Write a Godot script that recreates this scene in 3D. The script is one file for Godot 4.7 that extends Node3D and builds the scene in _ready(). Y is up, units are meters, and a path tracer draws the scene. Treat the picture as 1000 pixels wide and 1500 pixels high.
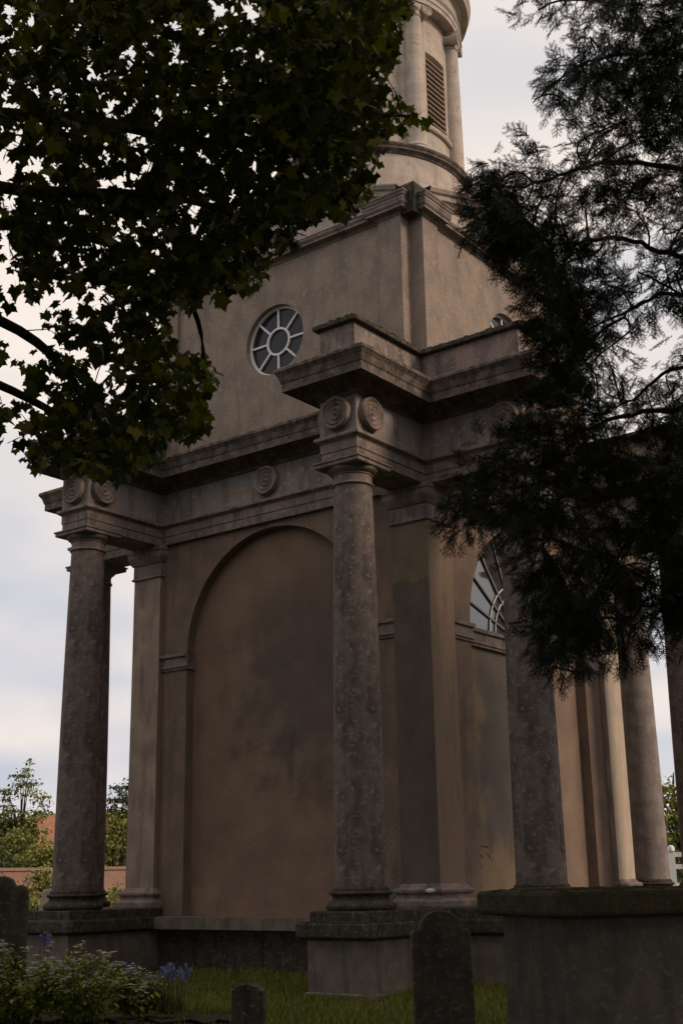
extends Node3D
# A neoclassical church tower in a shaded churchyard, seen between a maple and a yew.

# ---------------------------------------------------------------- camera numbers
const CAM := Vector3(12.0414, 1.2891, 16.8849)
const YAW := 0.6496
const PITCH := 0.2857
const ROLL := 0.0176
const FOC := 1829.04           # focal length in pixels of a 1000 x 1500 picture
const LEDGE := 0.8             # height of the tower's plinth ledge above the grass

# ---------------------------------------------------------------- tower numbers (metres from the ledge and the tower's axis)
const A := 2.6                 # pier axis
const S := 1.5955              # pier to column
const W := 0.3036              # half width of pier and entablature
const E := A + W
const G := A - W
const O := A + S + W

var M := {}
var rng := RandomNumberGenerator.new()
var counts := {}

# ================================================================= helpers
func numbered(called: String) -> String:
	var k: int = counts.get(called, 0)
	counts[called] = k + 1
	return called if k == 0 else "%s_%03d" % [called, k]

func tag(o: Node, label: String, category: String, group := "", kind := "") -> void:
	o.set_meta("label", label)
	o.set_meta("category", category)
	if group != "":
		o.set_meta("group", group)
	if kind != "":
		o.set_meta("kind", kind)

func thing(called: String, label: String, category: String, at := Vector3.ZERO, turn := 0.0, group := "") -> Node3D:
	var o := Node3D.new()
	o.name = numbered(called)
	add_child(o)
	o.position = at
	o.rotation.y = turn
	tag(o, label, category, group)
	return o

func node(called: String, parent: Node, tf := Transform3D.IDENTITY) -> Node3D:
	var o := Node3D.new()
	o.name = called
	parent.add_child(o, true)
	o.transform = tf
	return o

func put(mesh: Mesh, called: String, mat: Material, parent: Node, tf := Transform3D.IDENTITY) -> MeshInstance3D:
	var o := MeshInstance3D.new()
	o.name = called
	o.mesh = mesh
	o.material_override = mat
	parent.add_child(o, true)
	o.transform = tf
	return o

func mb() -> SurfaceTool:
	var st := SurfaceTool.new()
	st.begin(Mesh.PRIMITIVE_TRIANGLES)
	st.set_smooth_group(-1)
	return st

func fin(st: SurfaceTool) -> ArrayMesh:
	st.generate_normals()
	return st.commit()

func build(st: SurfaceTool, called: String, mat: Material, parent: Node, tf := Transform3D.IDENTITY) -> MeshInstance3D:
	return put(fin(st), called, mat, parent, tf)

func structure(st: SurfaceTool, called: String, mat: Material) -> MeshInstance3D:
	var o := build(st, called, mat, self)
	o.set_meta("kind", "structure")
	return o

func tri(st: SurfaceTool, a: Vector3, b: Vector3, c: Vector3) -> void:
	st.add_vertex(a); st.add_vertex(b); st.add_vertex(c)

func quad(st: SurfaceTool, a: Vector3, b: Vector3, c: Vector3, d: Vector3) -> void:
	tri(st, a, b, c); tri(st, a, c, d)

func tri_uv(st: SurfaceTool, a: Vector3, b: Vector3, c: Vector3, f: Callable) -> void:
	for p in [a, b, c]:
		st.set_uv(f.call(p))
		st.add_vertex(p)

func box(st: SurfaceTool, lo: Vector3, hi: Vector3, tf := Transform3D.IDENTITY) -> void:
	var p := []
	for k in 8:
		p.append(tf * Vector3(hi.x if k & 1 else lo.x, hi.y if k & 2 else lo.y, hi.z if k & 4 else lo.z))
	quad(st, p[0], p[1], p[3], p[2]); quad(st, p[5], p[4], p[6], p[7])
	quad(st, p[4], p[0], p[2], p[6]); quad(st, p[1], p[5], p[7], p[3])
	quad(st, p[2], p[3], p[7], p[6]); quad(st, p[4], p[5], p[1], p[0])

func offset_poly(plan: Array, d: float) -> Array:
	var n := plan.size()
	var area := 0.0
	for i in n:
		var p: Vector2 = plan[i]
		var q: Vector2 = plan[(i + 1) % n]
		area += p.x * q.y - q.x * p.y
	var sg := 1.0 if area > 0 else -1.0
	var out := []
	for i in n:
		var p0: Vector2 = plan[(i + n - 1) % n]
		var p1: Vector2 = plan[i]
		var p2: Vector2 = plan[(i + 1) % n]
		var d1 := (p1 - p0).normalized()
		var d2 := (p2 - p1).normalized()
		var n1 := Vector2(d1.y, -d1.x) * sg
		var n2 := Vector2(d2.y, -d2.x) * sg
		var m := (n1 + n2) / (1.0 + n1.dot(n2))
		out.append(p1 + m * d)
	return out

# a moulding run round a plan: prof is a list of (offset, height)
func sweep(st: SurfaceTool, plan: Array, prof: Array, cap_bottom := true, cap_top := true) -> void:
	var rings := []
	for q in prof:
		var r := []
		for p in offset_poly(plan, q.x):
			r.append(Vector3(p.x, q.y, p.y))
		rings.append(r)
	var n := plan.size()
	for k in rings.size() - 1:
		for i in n:
			var j := (i + 1) % n
			quad(st, rings[k][i], rings[k + 1][i], rings[k + 1][j], rings[k][j])
	for c in [0, 1]:
		if (c == 0 and not cap_bottom) or (c == 1 and not cap_top):
			continue
		var ring: Array = rings[0] if c == 0 else rings[-1]
		var pts := PackedVector2Array()
		for v in ring:
			pts.append(Vector2(v.x, v.z))
		var ix := Geometry2D.triangulate_polygon(pts)
		for t in range(0, ix.size(), 3):
			if c == 0:
				tri(st, ring[ix[t]], ring[ix[t + 1]], ring[ix[t + 2]])
			else:
				tri(st, ring[ix[t]], ring[ix[t + 2]], ring[ix[t + 1]])

func lathe(st: SurfaceTool, prof: Array, seg := 32, tf := Transform3D.IDENTITY, a0 := 0.0, a1 := TAU) -> void:
	st.set_smooth_group(1)
	for k in prof.size() - 1:
		# a crease where the profile turns sharply
		if k > 0:
			var u: Vector2 = (prof[k] - prof[k - 1]).normalized()
			var w: Vector2 = (prof[k + 1] - prof[k]).normalized()
			if u.dot(w) < 0.75:
				st.set_smooth_group(1 + (k % 20) + 1)
		for i in seg:
			var t0 := a0 + (a1 - a0) * i / seg
			var t1 := a0 + (a1 - a0) * (i + 1) / seg
			var p: Vector2 = prof[k]
			var q: Vector2 = prof[k + 1]
			var a := tf * Vector3(sin(t0) * p.x, p.y, cos(t0) * p.x)
			var b := tf * Vector3(sin(t1) * p.x, p.y, cos(t1) * p.x)
			var c := tf * Vector3(sin(t1) * q.x, q.y, cos(t1) * q.x)
			var d := tf * Vector3(sin(t0) * q.x, q.y, cos(t0) * q.x)
			if p.x < 1e-5:
				tri(st, a, d, c)
			elif q.x < 1e-5:
				tri(st, a, d, b)
			else:
				quad(st, a, d, c, b)
	st.set_smooth_group(-1)

func tube(st: SurfaceTool, pts: Array, radii: Array, seg := 6) -> void:
	st.set_smooth_group(1)
	var rings := []
	var up := Vector3(0.13, 0.9, 0.4).normalized()
	for i in pts.size():
		var d: Vector3 = pts[min(i + 1, pts.size() - 1)] - pts[max(i - 1, 0)]
		if d.length() < 1e-6:
			d = Vector3.UP
		d = d.normalized()
		var x := d.cross(up)
		if x.length() < 0.05:
			x = d.cross(Vector3.RIGHT)
		x = x.normalized()
		var y := x.cross(d)
		var r := []
		for k in seg:
			var t := TAU * k / seg
			r.append(pts[i] + (x * cos(t) + y * sin(t)) * radii[i])
		rings.append(r)
	for i in rings.size() - 1:
		for k in seg:
			var j := (k + 1) % seg
			quad(st, rings[i][k], rings[i + 1][k], rings[i + 1][j], rings[i][j])
	for k in range(1, seg - 1):
		tri(st, rings[-1][0], rings[-1][k + 1], rings[-1][k])
	st.set_smooth_group(-1)

func smooth_path(pts: Array, per := 6) -> Array:
	var out := []
	for i in pts.size() - 1:
		var p0: Vector3 = pts[max(i - 1, 0)]
		var p1: Vector3 = pts[i]
		var p2: Vector3 = pts[i + 1]
		var p3: Vector3 = pts[min(i + 2, pts.size() - 1)]
		for k in per:
			out.append(p1.cubic_interpolate(p2, p0, p3, float(k) / per))
	out.append(pts[-1])
	return out

# pixel of the photograph and a depth to a point, and back
var cam_f: Vector3
var cam_r: Vector3
var cam_u: Vector3
func setup_rays() -> void:
	var b := Basis.from_euler(Vector3(PITCH, YAW, -ROLL))
	cam_r = b.x; cam_u = b.y; cam_f = -b.z

func at(u: float, v: float, d: float) -> Vector3:
	return CAM + (cam_f + cam_r * ((u - 500.0) / FOC) + cam_u * ((750.0 - v) / FOC)) * d

func px(p: Vector3) -> Vector2:
	var q := p - CAM
	var z := q.dot(cam_f)
	if z < 0.1:
		return Vector2(-9999, -9999)
	return Vector2(500.0 + q.dot(cam_r) / z * FOC, 750.0 - q.dot(cam_u) / z * FOC)

# ================================================================= materials
func lin(c: Color) -> Color:
	return c.linear_to_srgb()

func noise_bytes(size: int, sd: int, freq: float, kind := FastNoiseLite.TYPE_SIMPLEX_SMOOTH, oct := 4, squash := 1) -> PackedByteArray:
	var n := FastNoiseLite.new()
	n.seed = sd
	n.noise_type = kind
	n.frequency = freq
	n.fractal_octaves = oct
	if kind == FastNoiseLite.TYPE_CELLULAR:
		n.fractal_type = FastNoiseLite.FRACTAL_NONE
		n.cellular_return_type = FastNoiseLite.RETURN_DISTANCE
	var im: Image = n.get_seamless_image(size, size / squash)
	if squash > 1:
		im.resize(size, size, Image.INTERPOLATE_CUBIC)
	im.convert(Image.FORMAT_L8)
	return im.get_data()

# masonry: base colours a-b, dark streaks c, lichen spots l (all linear)
func masonry(sd: int, size: int, tile: float, a: Color, b: Color, c: Color, l: Color, streak: float, lichen: float, grain: float, bump: float, rough := 0.92) -> StandardMaterial3D:
	var f := 512.0 / size
	var n1 := noise_bytes(size, sd, 0.010 * f, FastNoiseLite.TYPE_SIMPLEX_SMOOTH, 5)
	var n2 := noise_bytes(size, sd + 1, 0.16, FastNoiseLite.TYPE_SIMPLEX_SMOOTH, 3)
	var n3 := noise_bytes(size, sd + 2, 0.018 * f, FastNoiseLite.TYPE_SIMPLEX_SMOOTH, 4, 6)
	var n4 := noise_bytes(size, sd + 3, 0.042 * f, FastNoiseLite.TYPE_SIMPLEX_SMOOTH, 3)
	var n5 := noise_bytes(size, sd + 4, 0.02 * f, FastNoiseLite.TYPE_SIMPLEX_SMOOTH, 4)
	var out := PackedByteArray()
	out.resize(size * size * 3)
	var hb := PackedByteArray()
	hb.resize(size * size)
	var lut := PackedByteArray()
	lut.resize(1025)
	for i in 1025:
		lut[i] = int(255.0 * pow(i / 1024.0, 1.0 / 2.2))
	for i in size * size:
		var t := n1[i] / 255.0
		t = clampf((t - 0.3) * 2.5, 0.0, 1.0)
		var g := 1.0 + grain * (n2[i] / 127.5 - 1.0)
		var s := clampf((n3[i] / 255.0 - 0.5) * 3.2, 0.0, 1.0) * streak
		var r := lerpf(a.r, b.r, t)
		var gg := lerpf(a.g, b.g, t)
		var bl := lerpf(a.b, b.b, t)
		r = lerpf(r, c.r, s) * g
		gg = lerpf(gg, c.g, s) * g
		bl = lerpf(bl, c.b, s) * g
		var h := n2[i] * 0.6 + n1[i] * 0.4
		if lichen > 0.0:
			var q := clampf((n5[i] / 255.0 - 0.45) * 5.0, 0.0, 1.0) * clampf((n4[i] / 255.0 - 0.56) * 7.0, 0.0, 1.0) * lichen
			r = lerpf(r, l.r, q); gg = lerpf(gg, l.g, q); bl = lerpf(bl, l.b, q)
			h += q * 40.0
		out[i * 3] = lut[clampi(int(r * 1024.0), 0, 1024)]
		out[i * 3 + 1] = lut[clampi(int(gg * 1024.0), 0, 1024)]
		out[i * 3 + 2] = lut[clampi(int(bl * 1024.0), 0, 1024)]
		hb[i] = clampi(int(h), 0, 255)
	var im := Image.create_from_data(size, size, false, Image.FORMAT_RGB8, out)
	var nm := Image.create_from_data(size, size, false, Image.FORMAT_L8, hb)
	nm.convert(Image.FORMAT_RGBA8)
	nm.bump_map_to_normal_map(bump)
	var m := StandardMaterial3D.new()
	m.albedo_texture = ImageTexture.create_from_image(im)
	m.normal_enabled = true
	m.normal_texture = ImageTexture.create_from_image(nm)
	m.normal_scale = 0.8
	m.roughness = rough
	m.metallic_specular = 0.25
	m.uv1_triplanar = true
	m.uv1_world_triplanar = true
	m.uv1_triplanar_sharpness = 6.0
	m.uv1_scale = Vector3.ONE / tile
	return m

# the same masonry under stains copied from the photograph: stain(x, y, n) in 0..1 mixes a to b; x and y run over the panel in metres
func stained(sd: int, sw: int, sh: int, size: Vector2, cols: Array, stain: Callable, grain := 0.14) -> StandardMaterial3D:
	var big := maxi(sw, sh)
	var n1 := noise_bytes(big, sd, 0.012, FastNoiseLite.TYPE_SIMPLEX_SMOOTH, 5)
	var n2 := noise_bytes(big, sd + 1, 0.2, FastNoiseLite.TYPE_SIMPLEX_SMOOTH, 3)
	var n3 := noise_bytes(big, sd + 2, 0.03, FastNoiseLite.TYPE_SIMPLEX_SMOOTH, 4, 5)
	var im := Image.create(sw, sh, false, Image.FORMAT_RGB8)
	for y in sh:
		for x in sw:
			var i := y * big + x
			var k: Array = stain.call(x * size.x / sw, (sh - 1 - y) * size.y / sh, n1[i] / 255.0, n3[i] / 255.0)
			var c: Color = cols[0]
			for j in k.size():
				c = c.lerp(cols[j + 1], clampf(k[j], 0.0, 1.0))
			var g := (1.0 + grain * (n2[i] / 127.5 - 1.0)) * (0.82 + 0.36 * n1[i] / 255.0)
			im.set_pixel(x, y, Color(c.r * g, c.g * g, c.b * g).linear_to_srgb())
	var m := StandardMaterial3D.new()
	m.albedo_texture = ImageTexture.create_from_image(im)
	m.roughness = 0.93
	m.metallic_specular = 0.25
	m.normal_enabled = true
	m.normal_texture = M.stucco.normal_texture
	m.normal_scale = 0.4
	return m

func plain(c: Color, rough := 0.8, spec := 0.4) -> StandardMaterial3D:
	var m := StandardMaterial3D.new()
	m.albedo_color = lin(c)
	m.roughness = rough
	m.metallic_specular = spec
	return m

func leafy(back := Color(0, 0, 0), rough := 0.6) -> StandardMaterial3D:
	var m := StandardMaterial3D.new()
	m.vertex_color_use_as_albedo = true
	m.roughness = rough
	m.metallic_specular = 0.3
	m.cull_mode = BaseMaterial3D.CULL_DISABLED
	if back.r + back.g > 0.0:
		m.backlight_enabled = true
		m.backlight = back
	return m

func materials() -> void:
	M.stucco = masonry(11, 512, 3.4, Color(0.24, 0.168, 0.128), Color(0.19, 0.141, 0.114), Color(0.095, 0.078, 0.07), Color(0.3, 0.25, 0.2), 0.4, 0.0, 0.28, 2.0)
	M.attic = masonry(21, 512, 2.9, Color(0.30, 0.236, 0.192), Color(0.24, 0.197, 0.167), Color(0.12, 0.104, 0.094), Color(0.4, 0.33, 0.28), 0.28, 0.35, 0.30, 2.4)
	M.stone = masonry(31, 512, 2.1, Color(0.285, 0.22, 0.19), Color(0.19, 0.157, 0.143), Color(0.065, 0.055, 0.051), Color(0.36, 0.325, 0.305), 0.55, 0.5, 0.26, 3.0)
	M.shaft = masonry(41, 512, 1.7, Color(0.19, 0.152, 0.138), Color(0.125, 0.105, 0.099), Color(0.06, 0.05, 0.046), Color(0.30, 0.28, 0.27), 0.5, 0.6, 0.24, 3.0)
	M.shaft_lit = masonry(45, 512, 1.9, Color(0.30, 0.255, 0.235), Color(0.22, 0.19, 0.18), Color(0.15, 0.12, 0.11), Color(0.34, 0.31, 0.30), 0.4, 0.4, 0.2, 2.4)  # paler shaft copy: the light on the far column put into its colour
	M.dark_stone = masonry(51, 512, 1.3, Color(0.075, 0.06, 0.045), Color(0.05, 0.045, 0.036), Color(0.02, 0.018, 0.013), Color(0.2, 0.19, 0.16), 0.6, 0.45, 0.3, 3.5)
	M.pale = masonry(61, 512, 2.3, Color(0.50, 0.425, 0.365), Color(0.42, 0.36, 0.31), Color(0.24, 0.20, 0.17), Color(0.2, 0.17, 0.14), 0.45, 0.4, 0.16, 1.8)
	M.glass_dark = plain(Color(0.022, 0.022, 0.032), 0.08, 0.35)
	M.glass_sky = plain(Color(0.05, 0.05, 0.055), 0.05, 1.0)
	M.glass_sky.clearcoat_enabled = true
	M.glass_sky.clearcoat = 1.0
	M.glass_sky.clearcoat_roughness = 0.05
	M.bar_white = plain(Color(0.72, 0.70, 0.69), 0.5)
	M.bar_grey = plain(Color(0.22, 0.2, 0.19), 0.6)
	M.lead = masonry(71, 256, 1.9, Color(0.17, 0.16, 0.155), Color(0.12, 0.115, 0.115), Color(0.07, 0.065, 0.06), Color(0.25, 0.23, 0.2), 0.4, 0.3, 0.15, 1.0, 0.6)
	M.moss = plain(Color(0.05, 0.05, 0.018), 1.0, 0.1)
	M.timber = plain(Color(0.42, 0.33, 0.27), 0.7)
	M.maple = leafy(Color(0.9, 0.95, 0.42), 0.55)
	M.needle = leafy(Color(0, 0, 0), 0.65)
	M.bark = masonry(81, 256, 0.7, Color(0.06, 0.045, 0.033), Color(0.04, 0.03, 0.023), Color(0.02, 0.016, 0.012), Color(0.1, 0.1, 0.08), 0.6, 0.2, 0.3, 4.0)
	M.foliage = leafy(Color(0.4, 0.45, 0.25), 0.6)
	M.shade_leaf = leafy(Color(0, 0, 0), 0.7)
	M.grass = leafy(Color(0.4, 0.45, 0.2), 0.7)
	M.turf = masonry(91, 512, 1.9, Color(0.05, 0.055, 0.018), Color(0.035, 0.042, 0.013), Color(0.03, 0.026, 0.014), Color(0.07, 0.06, 0.03), 0.4, 0.3, 0.4, 5.0, 1.0)
	M.soil = masonry(95, 256, 0.9, Color(0.04, 0.03, 0.02), Color(0.028, 0.022, 0.015), Color(0.015, 0.012, 0.009), Color(0.06, 0.05, 0.035), 0.3, 0.5, 0.4, 6.0, 1.0)
	M.brick = masonry(97, 256, 2.2, Color(0.40, 0.22, 0.165), Color(0.34, 0.22, 0.17), Color(0.26, 0.17, 0.14), Color(0.45, 0.35, 0.3), 0.3, 0.4, 0.2, 1.0)
	M.tile = masonry(98, 256, 2.0, Color(0.34, 0.155, 0.095), Color(0.27, 0.14, 0.09), Color(0.18, 0.11, 0.08), Color(0.3, 0.25, 0.2), 0.3, 0.2, 0.2, 1.0)
	M.white = plain(Color(0.72, 0.72, 0.72), 0.5)
	M.pale_stone = masonry(99, 256, 0.8, Color(0.45, 0.40, 0.35), Color(0.36, 0.33, 0.29), Color(0.22, 0.20, 0.17), Color(0.5, 0.47, 0.4), 0.4, 0.4, 0.15, 2.0)

# ================================================================= tower
func face_tf(k: int) -> Transform3D:
	return Transform3D(Basis(Vector3.UP, PI / 2 * k), Vector3.ZERO)

func cross_plan() -> Array:
	var q := [Vector2(-G, E), Vector2(-G, O), Vector2(-E, O), Vector2(-E, E)]
	var out := []
	# the four corners in turn, each an L of two arms
	var c := [Vector2(G, E), Vector2(G, O), Vector2(E, O), Vector2(E, E), Vector2(O, E), Vector2(O, G), Vector2(E, G)]
	for k in 4:
		for p in c:
			var v: Vector2 = p
			for j in k:
				v = Vector2(v.y, -v.x)
			out.append(v)
	return out

func ell_plan(k: int) -> Array:
	var out := []
	for p in [Vector2(G, G), Vector2(G, O), Vector2(E, O), Vector2(E, E), Vector2(O, E), Vector2(O, G)]:
		var v: Vector2 = p
		for j in k:
			v = Vector2(v.y, -v.x)
		out.append(v)
	return out

func sq_plan(cx: float, cz: float, h: float) -> Array:
	return [Vector2(cx - h, cz - h), Vector2(cx - h, cz + h), Vector2(cx + h, cz + h), Vector2(cx + h, cz - h)]

func rot_plan(plan: Array, k: int) -> Array:
	var out := []
	for p in plan:
		var v: Vector2 = p
		for j in k:
			v = Vector2(v.y, -v.x)
		out.append(v)
	return out

func poly_xy(st: SurfaceTool, pts: Array, z: float) -> void:
	var pv := PackedVector2Array(pts)
	var ix := Geometry2D.triangulate_polygon(pv)
	for t in range(0, ix.size(), 3):
		var a: Vector2 = pv[ix[t]]
		var b: Vector2 = pv[ix[t + 1]]
		var c: Vector2 = pv[ix[t + 2]]
		if (b - a).cross(c - a) > 0:
			var s := b
			b = c
			c = s
		tri(st, Vector3(a.x, a.y, z), Vector3(b.x, b.y, z), Vector3(c.x, c.y, z))

func make_column(parent: Node) -> Node3D:
	var n := node("column", parent)
	var st := mb()
	lathe(st, [Vector2(0.40, 0.12), Vector2(0.425, 0.14), Vector2(0.435, 0.17), Vector2(0.425, 0.20), Vector2(0.40, 0.215), Vector2(0.385, 0.225), Vector2(0.355, 0.245), Vector2(0.345, 0.27), Vector2(0.35, 0.29), Vector2(0.375, 0.30), Vector2(0.388, 0.32), Vector2(0.375, 0.342), Vector2(0.345, 0.35), Vector2(0.345, 0.37), Vector2(0.322, 0.395)], 36)
	build(st, "base", M.dark_stone, n)
	st = mb()
	var pr := [Vector2(0.318, 0.395)]
	for i in range(1, 15):
		var t := i / 14.0
		pr.append(Vector2(0.316 - 0.061 * pow(t, 1.7), 0.395 + t * (5.455 - 0.395)))
	lathe(st, pr, 40)
	build(st, "shaft", M.shaft, n)
	st = mb()
	lathe(st, [Vector2(0.255, 5.455), Vector2(0.275, 5.462), Vector2(0.282, 5.475), Vector2(0.275, 5.488), Vector2(0.258, 5.495), Vector2(0.255, 5.60), Vector2(0.27, 5.605), Vector2(0.27, 5.62), Vector2(0.285, 5.63), Vector2(0.315, 5.65), Vector2(0.338, 5.68), Vector2(0.342, 5.70)], 36)
	build(st, "capital", M.stone, n)
	st = mb()
	sweep(st, sq_plan(0, 0, 0.352), [Vector2(0, 5.70), Vector2(0.012, 5.712), Vector2(0.012, 5.752), Vector2(0.03, 5.76), Vector2(0.03, 5.7815)])
	build(st, "abacus", M.stone, n)
	return n

func roundel_mesh(sd: int) -> ArrayMesh:
	# carved rings worn unevenly by the weather
	var st := mb()
	var nz := FastNoiseLite.new()
	nz.seed = sd
	nz.frequency = 1.0
	var prof := [Vector2(0.0, 0.062), Vector2(0.022, 0.058), Vector2(0.036, 0.040), Vector2(0.050, 0.036), Vector2(0.070, 0.054), Vector2(0.088, 0.054), Vector2(0.104, 0.038), Vector2(0.120, 0.038), Vector2(0.140, 0.056), Vector2(0.158, 0.052), Vector2(0.170, 0.040), Vector2(0.186, 0.064), Vector2(0.212, 0.070), Vector2(0.228, 0.060), Vector2(0.234, 0.0)]
	var seg := 36
	var ring := func(k: int, i: int) -> Vector3:
		var q: Vector2 = prof[k]
		var a := TAU * (i % seg) / seg
		var w := nz.get_noise_3d(cos(a) * q.x * 16.0, sin(a) * q.x * 16.0, 0.0)
		var rr: float = q.x * (1.0 + 0.03 * nz.get_noise_2d(cos(a) * 2.0, sin(a) * 2.0 + 9.0))
		var hh: float = lerpf(q.y, 0.047, clampf(0.08 + w * 0.9, 0.0, 0.7)) if q.y > 0.0 else 0.0
		return Vector3(cos(a) * rr, hh * 1.45 - 0.012 * float(q.y < 0.045 and q.y > 0.0) + w * 0.006, sin(a) * rr)
	st.set_smooth_group(1)
	for k in prof.size() - 1:
		for i in seg:
			var a: Vector3 = ring.call(k, i)
			var b: Vector3 = ring.call(k, i + 1)
			var c: Vector3 = ring.call(k + 1, i + 1)
			var d: Vector3 = ring.call(k + 1, i)
			if k == 0:
				tri(st, a, d, c)
			else:
				quad(st, a, d, c, b)
	return fin(st)

func wall_face(tower: Node, k: int) -> void:
	var tf := face_tf(k)
	var zf := 2.822
	var zr := 2.66
	var r := 1.75
	var cy := 3.95
	var arch := []
	for i in 33:
		var t := PI * i / 32.0
		arch.append(Vector2(-r * cos(t), cy + r * sin(t)))
	var outl := [Vector2(-G - 0.01, -0.005), Vector2(-r, -0.005)]
	outl.append_array(arch)
	outl.append_array([Vector2(r, -0.005), Vector2(G + 0.01, -0.005), Vector2(G + 0.01, 5.83), Vector2(-G - 0.01, 5.83)])
	var st := mb()
	poly_xy(st, outl, zf)
	var edge := [Vector2(-r, -0.005)]
	edge.append_array(arch)
	edge.append(Vector2(r, -0.005))
	for i in edge.size() - 1:
		quad(st, Vector3(edge[i].x, edge[i].y, zf), Vector3(edge[i + 1].x, edge[i + 1].y, zf), Vector3(edge[i + 1].x, edge[i + 1].y, zr - 0.01), Vector3(edge[i].x, edge[i].y, zr - 0.01))
	build(st, "wall", M.stucco, tower, tf)
	# infill panel of the arch
	var top := 5.80 if k % 2 == 0 else 3.72
	st = mb()
	var uvf := func(p: Vector3) -> Vector2: return Vector2((p.x + 1.9) / 3.8, 1.0 - (p.y + 0.1) / 6.0)
	tri_uv(st, Vector3(-1.9, -0.1, zr), Vector3(-1.9, top, zr), Vector3(1.9, top, zr), uvf)
	tri_uv(st, Vector3(-1.9, -0.1, zr), Vector3(1.9, top, zr), Vector3(1.9, -0.1, zr), uvf)
	st.generate_normals()
	st.generate_tangents()
	put(st.commit(), "infill_panel", [M.panel_damp, M.panel_ochre][k % 2], tower, tf)
	if k == 1:
		var marks := [[[682.5, 1247], [688, 1248.5], [692, 1255]], [[697, 1243.5], [698, 1247], [701, 1249.5], [703.5, 1255]], [[709, 1250], [711.5, 1251], [714.5, 1256.5]], [[702, 1262], [701.5, 1266], [702, 1270]], [[692, 1255], [695, 1251], [697, 1254]], [[696, 1245], [699, 1241], [705, 1240], [712, 1241]]]
		for mk in marks:
			var pp := []
			for q in mk:
				pp.append(Vector3(-1.52 + (q[0] - 700.0) / 50.0, 0.79 - (q[1] - 1250.0) / 100.0, zr))
			st = mb()
			tube(st, pp, pp.map(func(_v): return 0.008), 4)
			build(st, "scratch_mark", M.bark, tower, tf)
	# impost string course
	var prof := [[3.70, 0.025], [3.735, 0.025], [3.74, 0.045], [3.765, 0.045], [3.77, 0.03], [3.90, 0.034], [3.905, 0.07], [3.955, 0.078], [3.965, 0.0]]
	var runs := [[-G - 0.02, -r + 0.025], [r - 0.025, G + 0.02]]
	for q in runs:
		st = mb()
		for j in prof.size() - 1:
			var a: Array = prof[j]
			var b: Array = prof[j + 1]
			quad(st, Vector3(q[0], a[0], zf + a[1]), Vector3(q[0], b[0], zf + b[1]), Vector3(q[1], b[0], zf + b[1]), Vector3(q[1], a[0], zf + a[1]))
			for e in [q[0], q[1]]:
				quad(st, Vector3(e, a[0], zr - 0.005), Vector3(e, b[0], zr - 0.005), Vector3(e, b[0], zf + b[1]), Vector3(e, a[0], zf + a[1]))
		quad(st, Vector3(q[0], 3.70, zr - 0.005), Vector3(q[1], 3.70, zr - 0.005), Vector3(q[1], 3.70, zf + 0.025), Vector3(q[0], 3.70, zf + 0.025))
		build(st, "impost", M.stone, tower, tf)
	if k % 2 == 1:
		st = mb()
		for j in prof.size() - 1:
			var a: Array = prof[j]
			var b: Array = prof[j + 1]
			quad(st, Vector3(-r + 0.02, a[0], zr + 0.03 + a[1]), Vector3(-r + 0.02, b[0], zr + 0.03 + b[1]), Vector3(r - 0.02, b[0], zr + 0.03 + b[1]), Vector3(r - 0.02, a[0], zr + 0.03 + a[1]))
		quad(st, Vector3(-r, 3.70, zr - 0.1), Vector3(r, 3.70, zr - 0.1), Vector3(r, 3.70, zr + 0.055), Vector3(-r, 3.70, zr + 0.055))
		quad(st, Vector3(-r, 3.965, zr - 0.2), Vector3(r, 3.965, zr - 0.2), Vector3(r, 3.965, zr + 0.03), Vector3(-r, 3.965, zr + 0.03))
		build(st, "window_sill", M.stone, tower, tf)
		fanlight(tower, tf, zr, r, 3.97)

func arc_tube(c: Vector2, r: float, t0: float, t1: float, z: float, rad: float, n := 20) -> SurfaceTool:
	var st := mb()
	var pts := []
	var rr := []
	for i in n + 1:
		var t := lerpf(t0, t1, float(i) / n)
		pts.append(Vector3(c.x + r * cos(t), c.y + r * sin(t), z))
		rr.append(rad)
	tube(st, pts, rr, 6)
	return st

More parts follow.
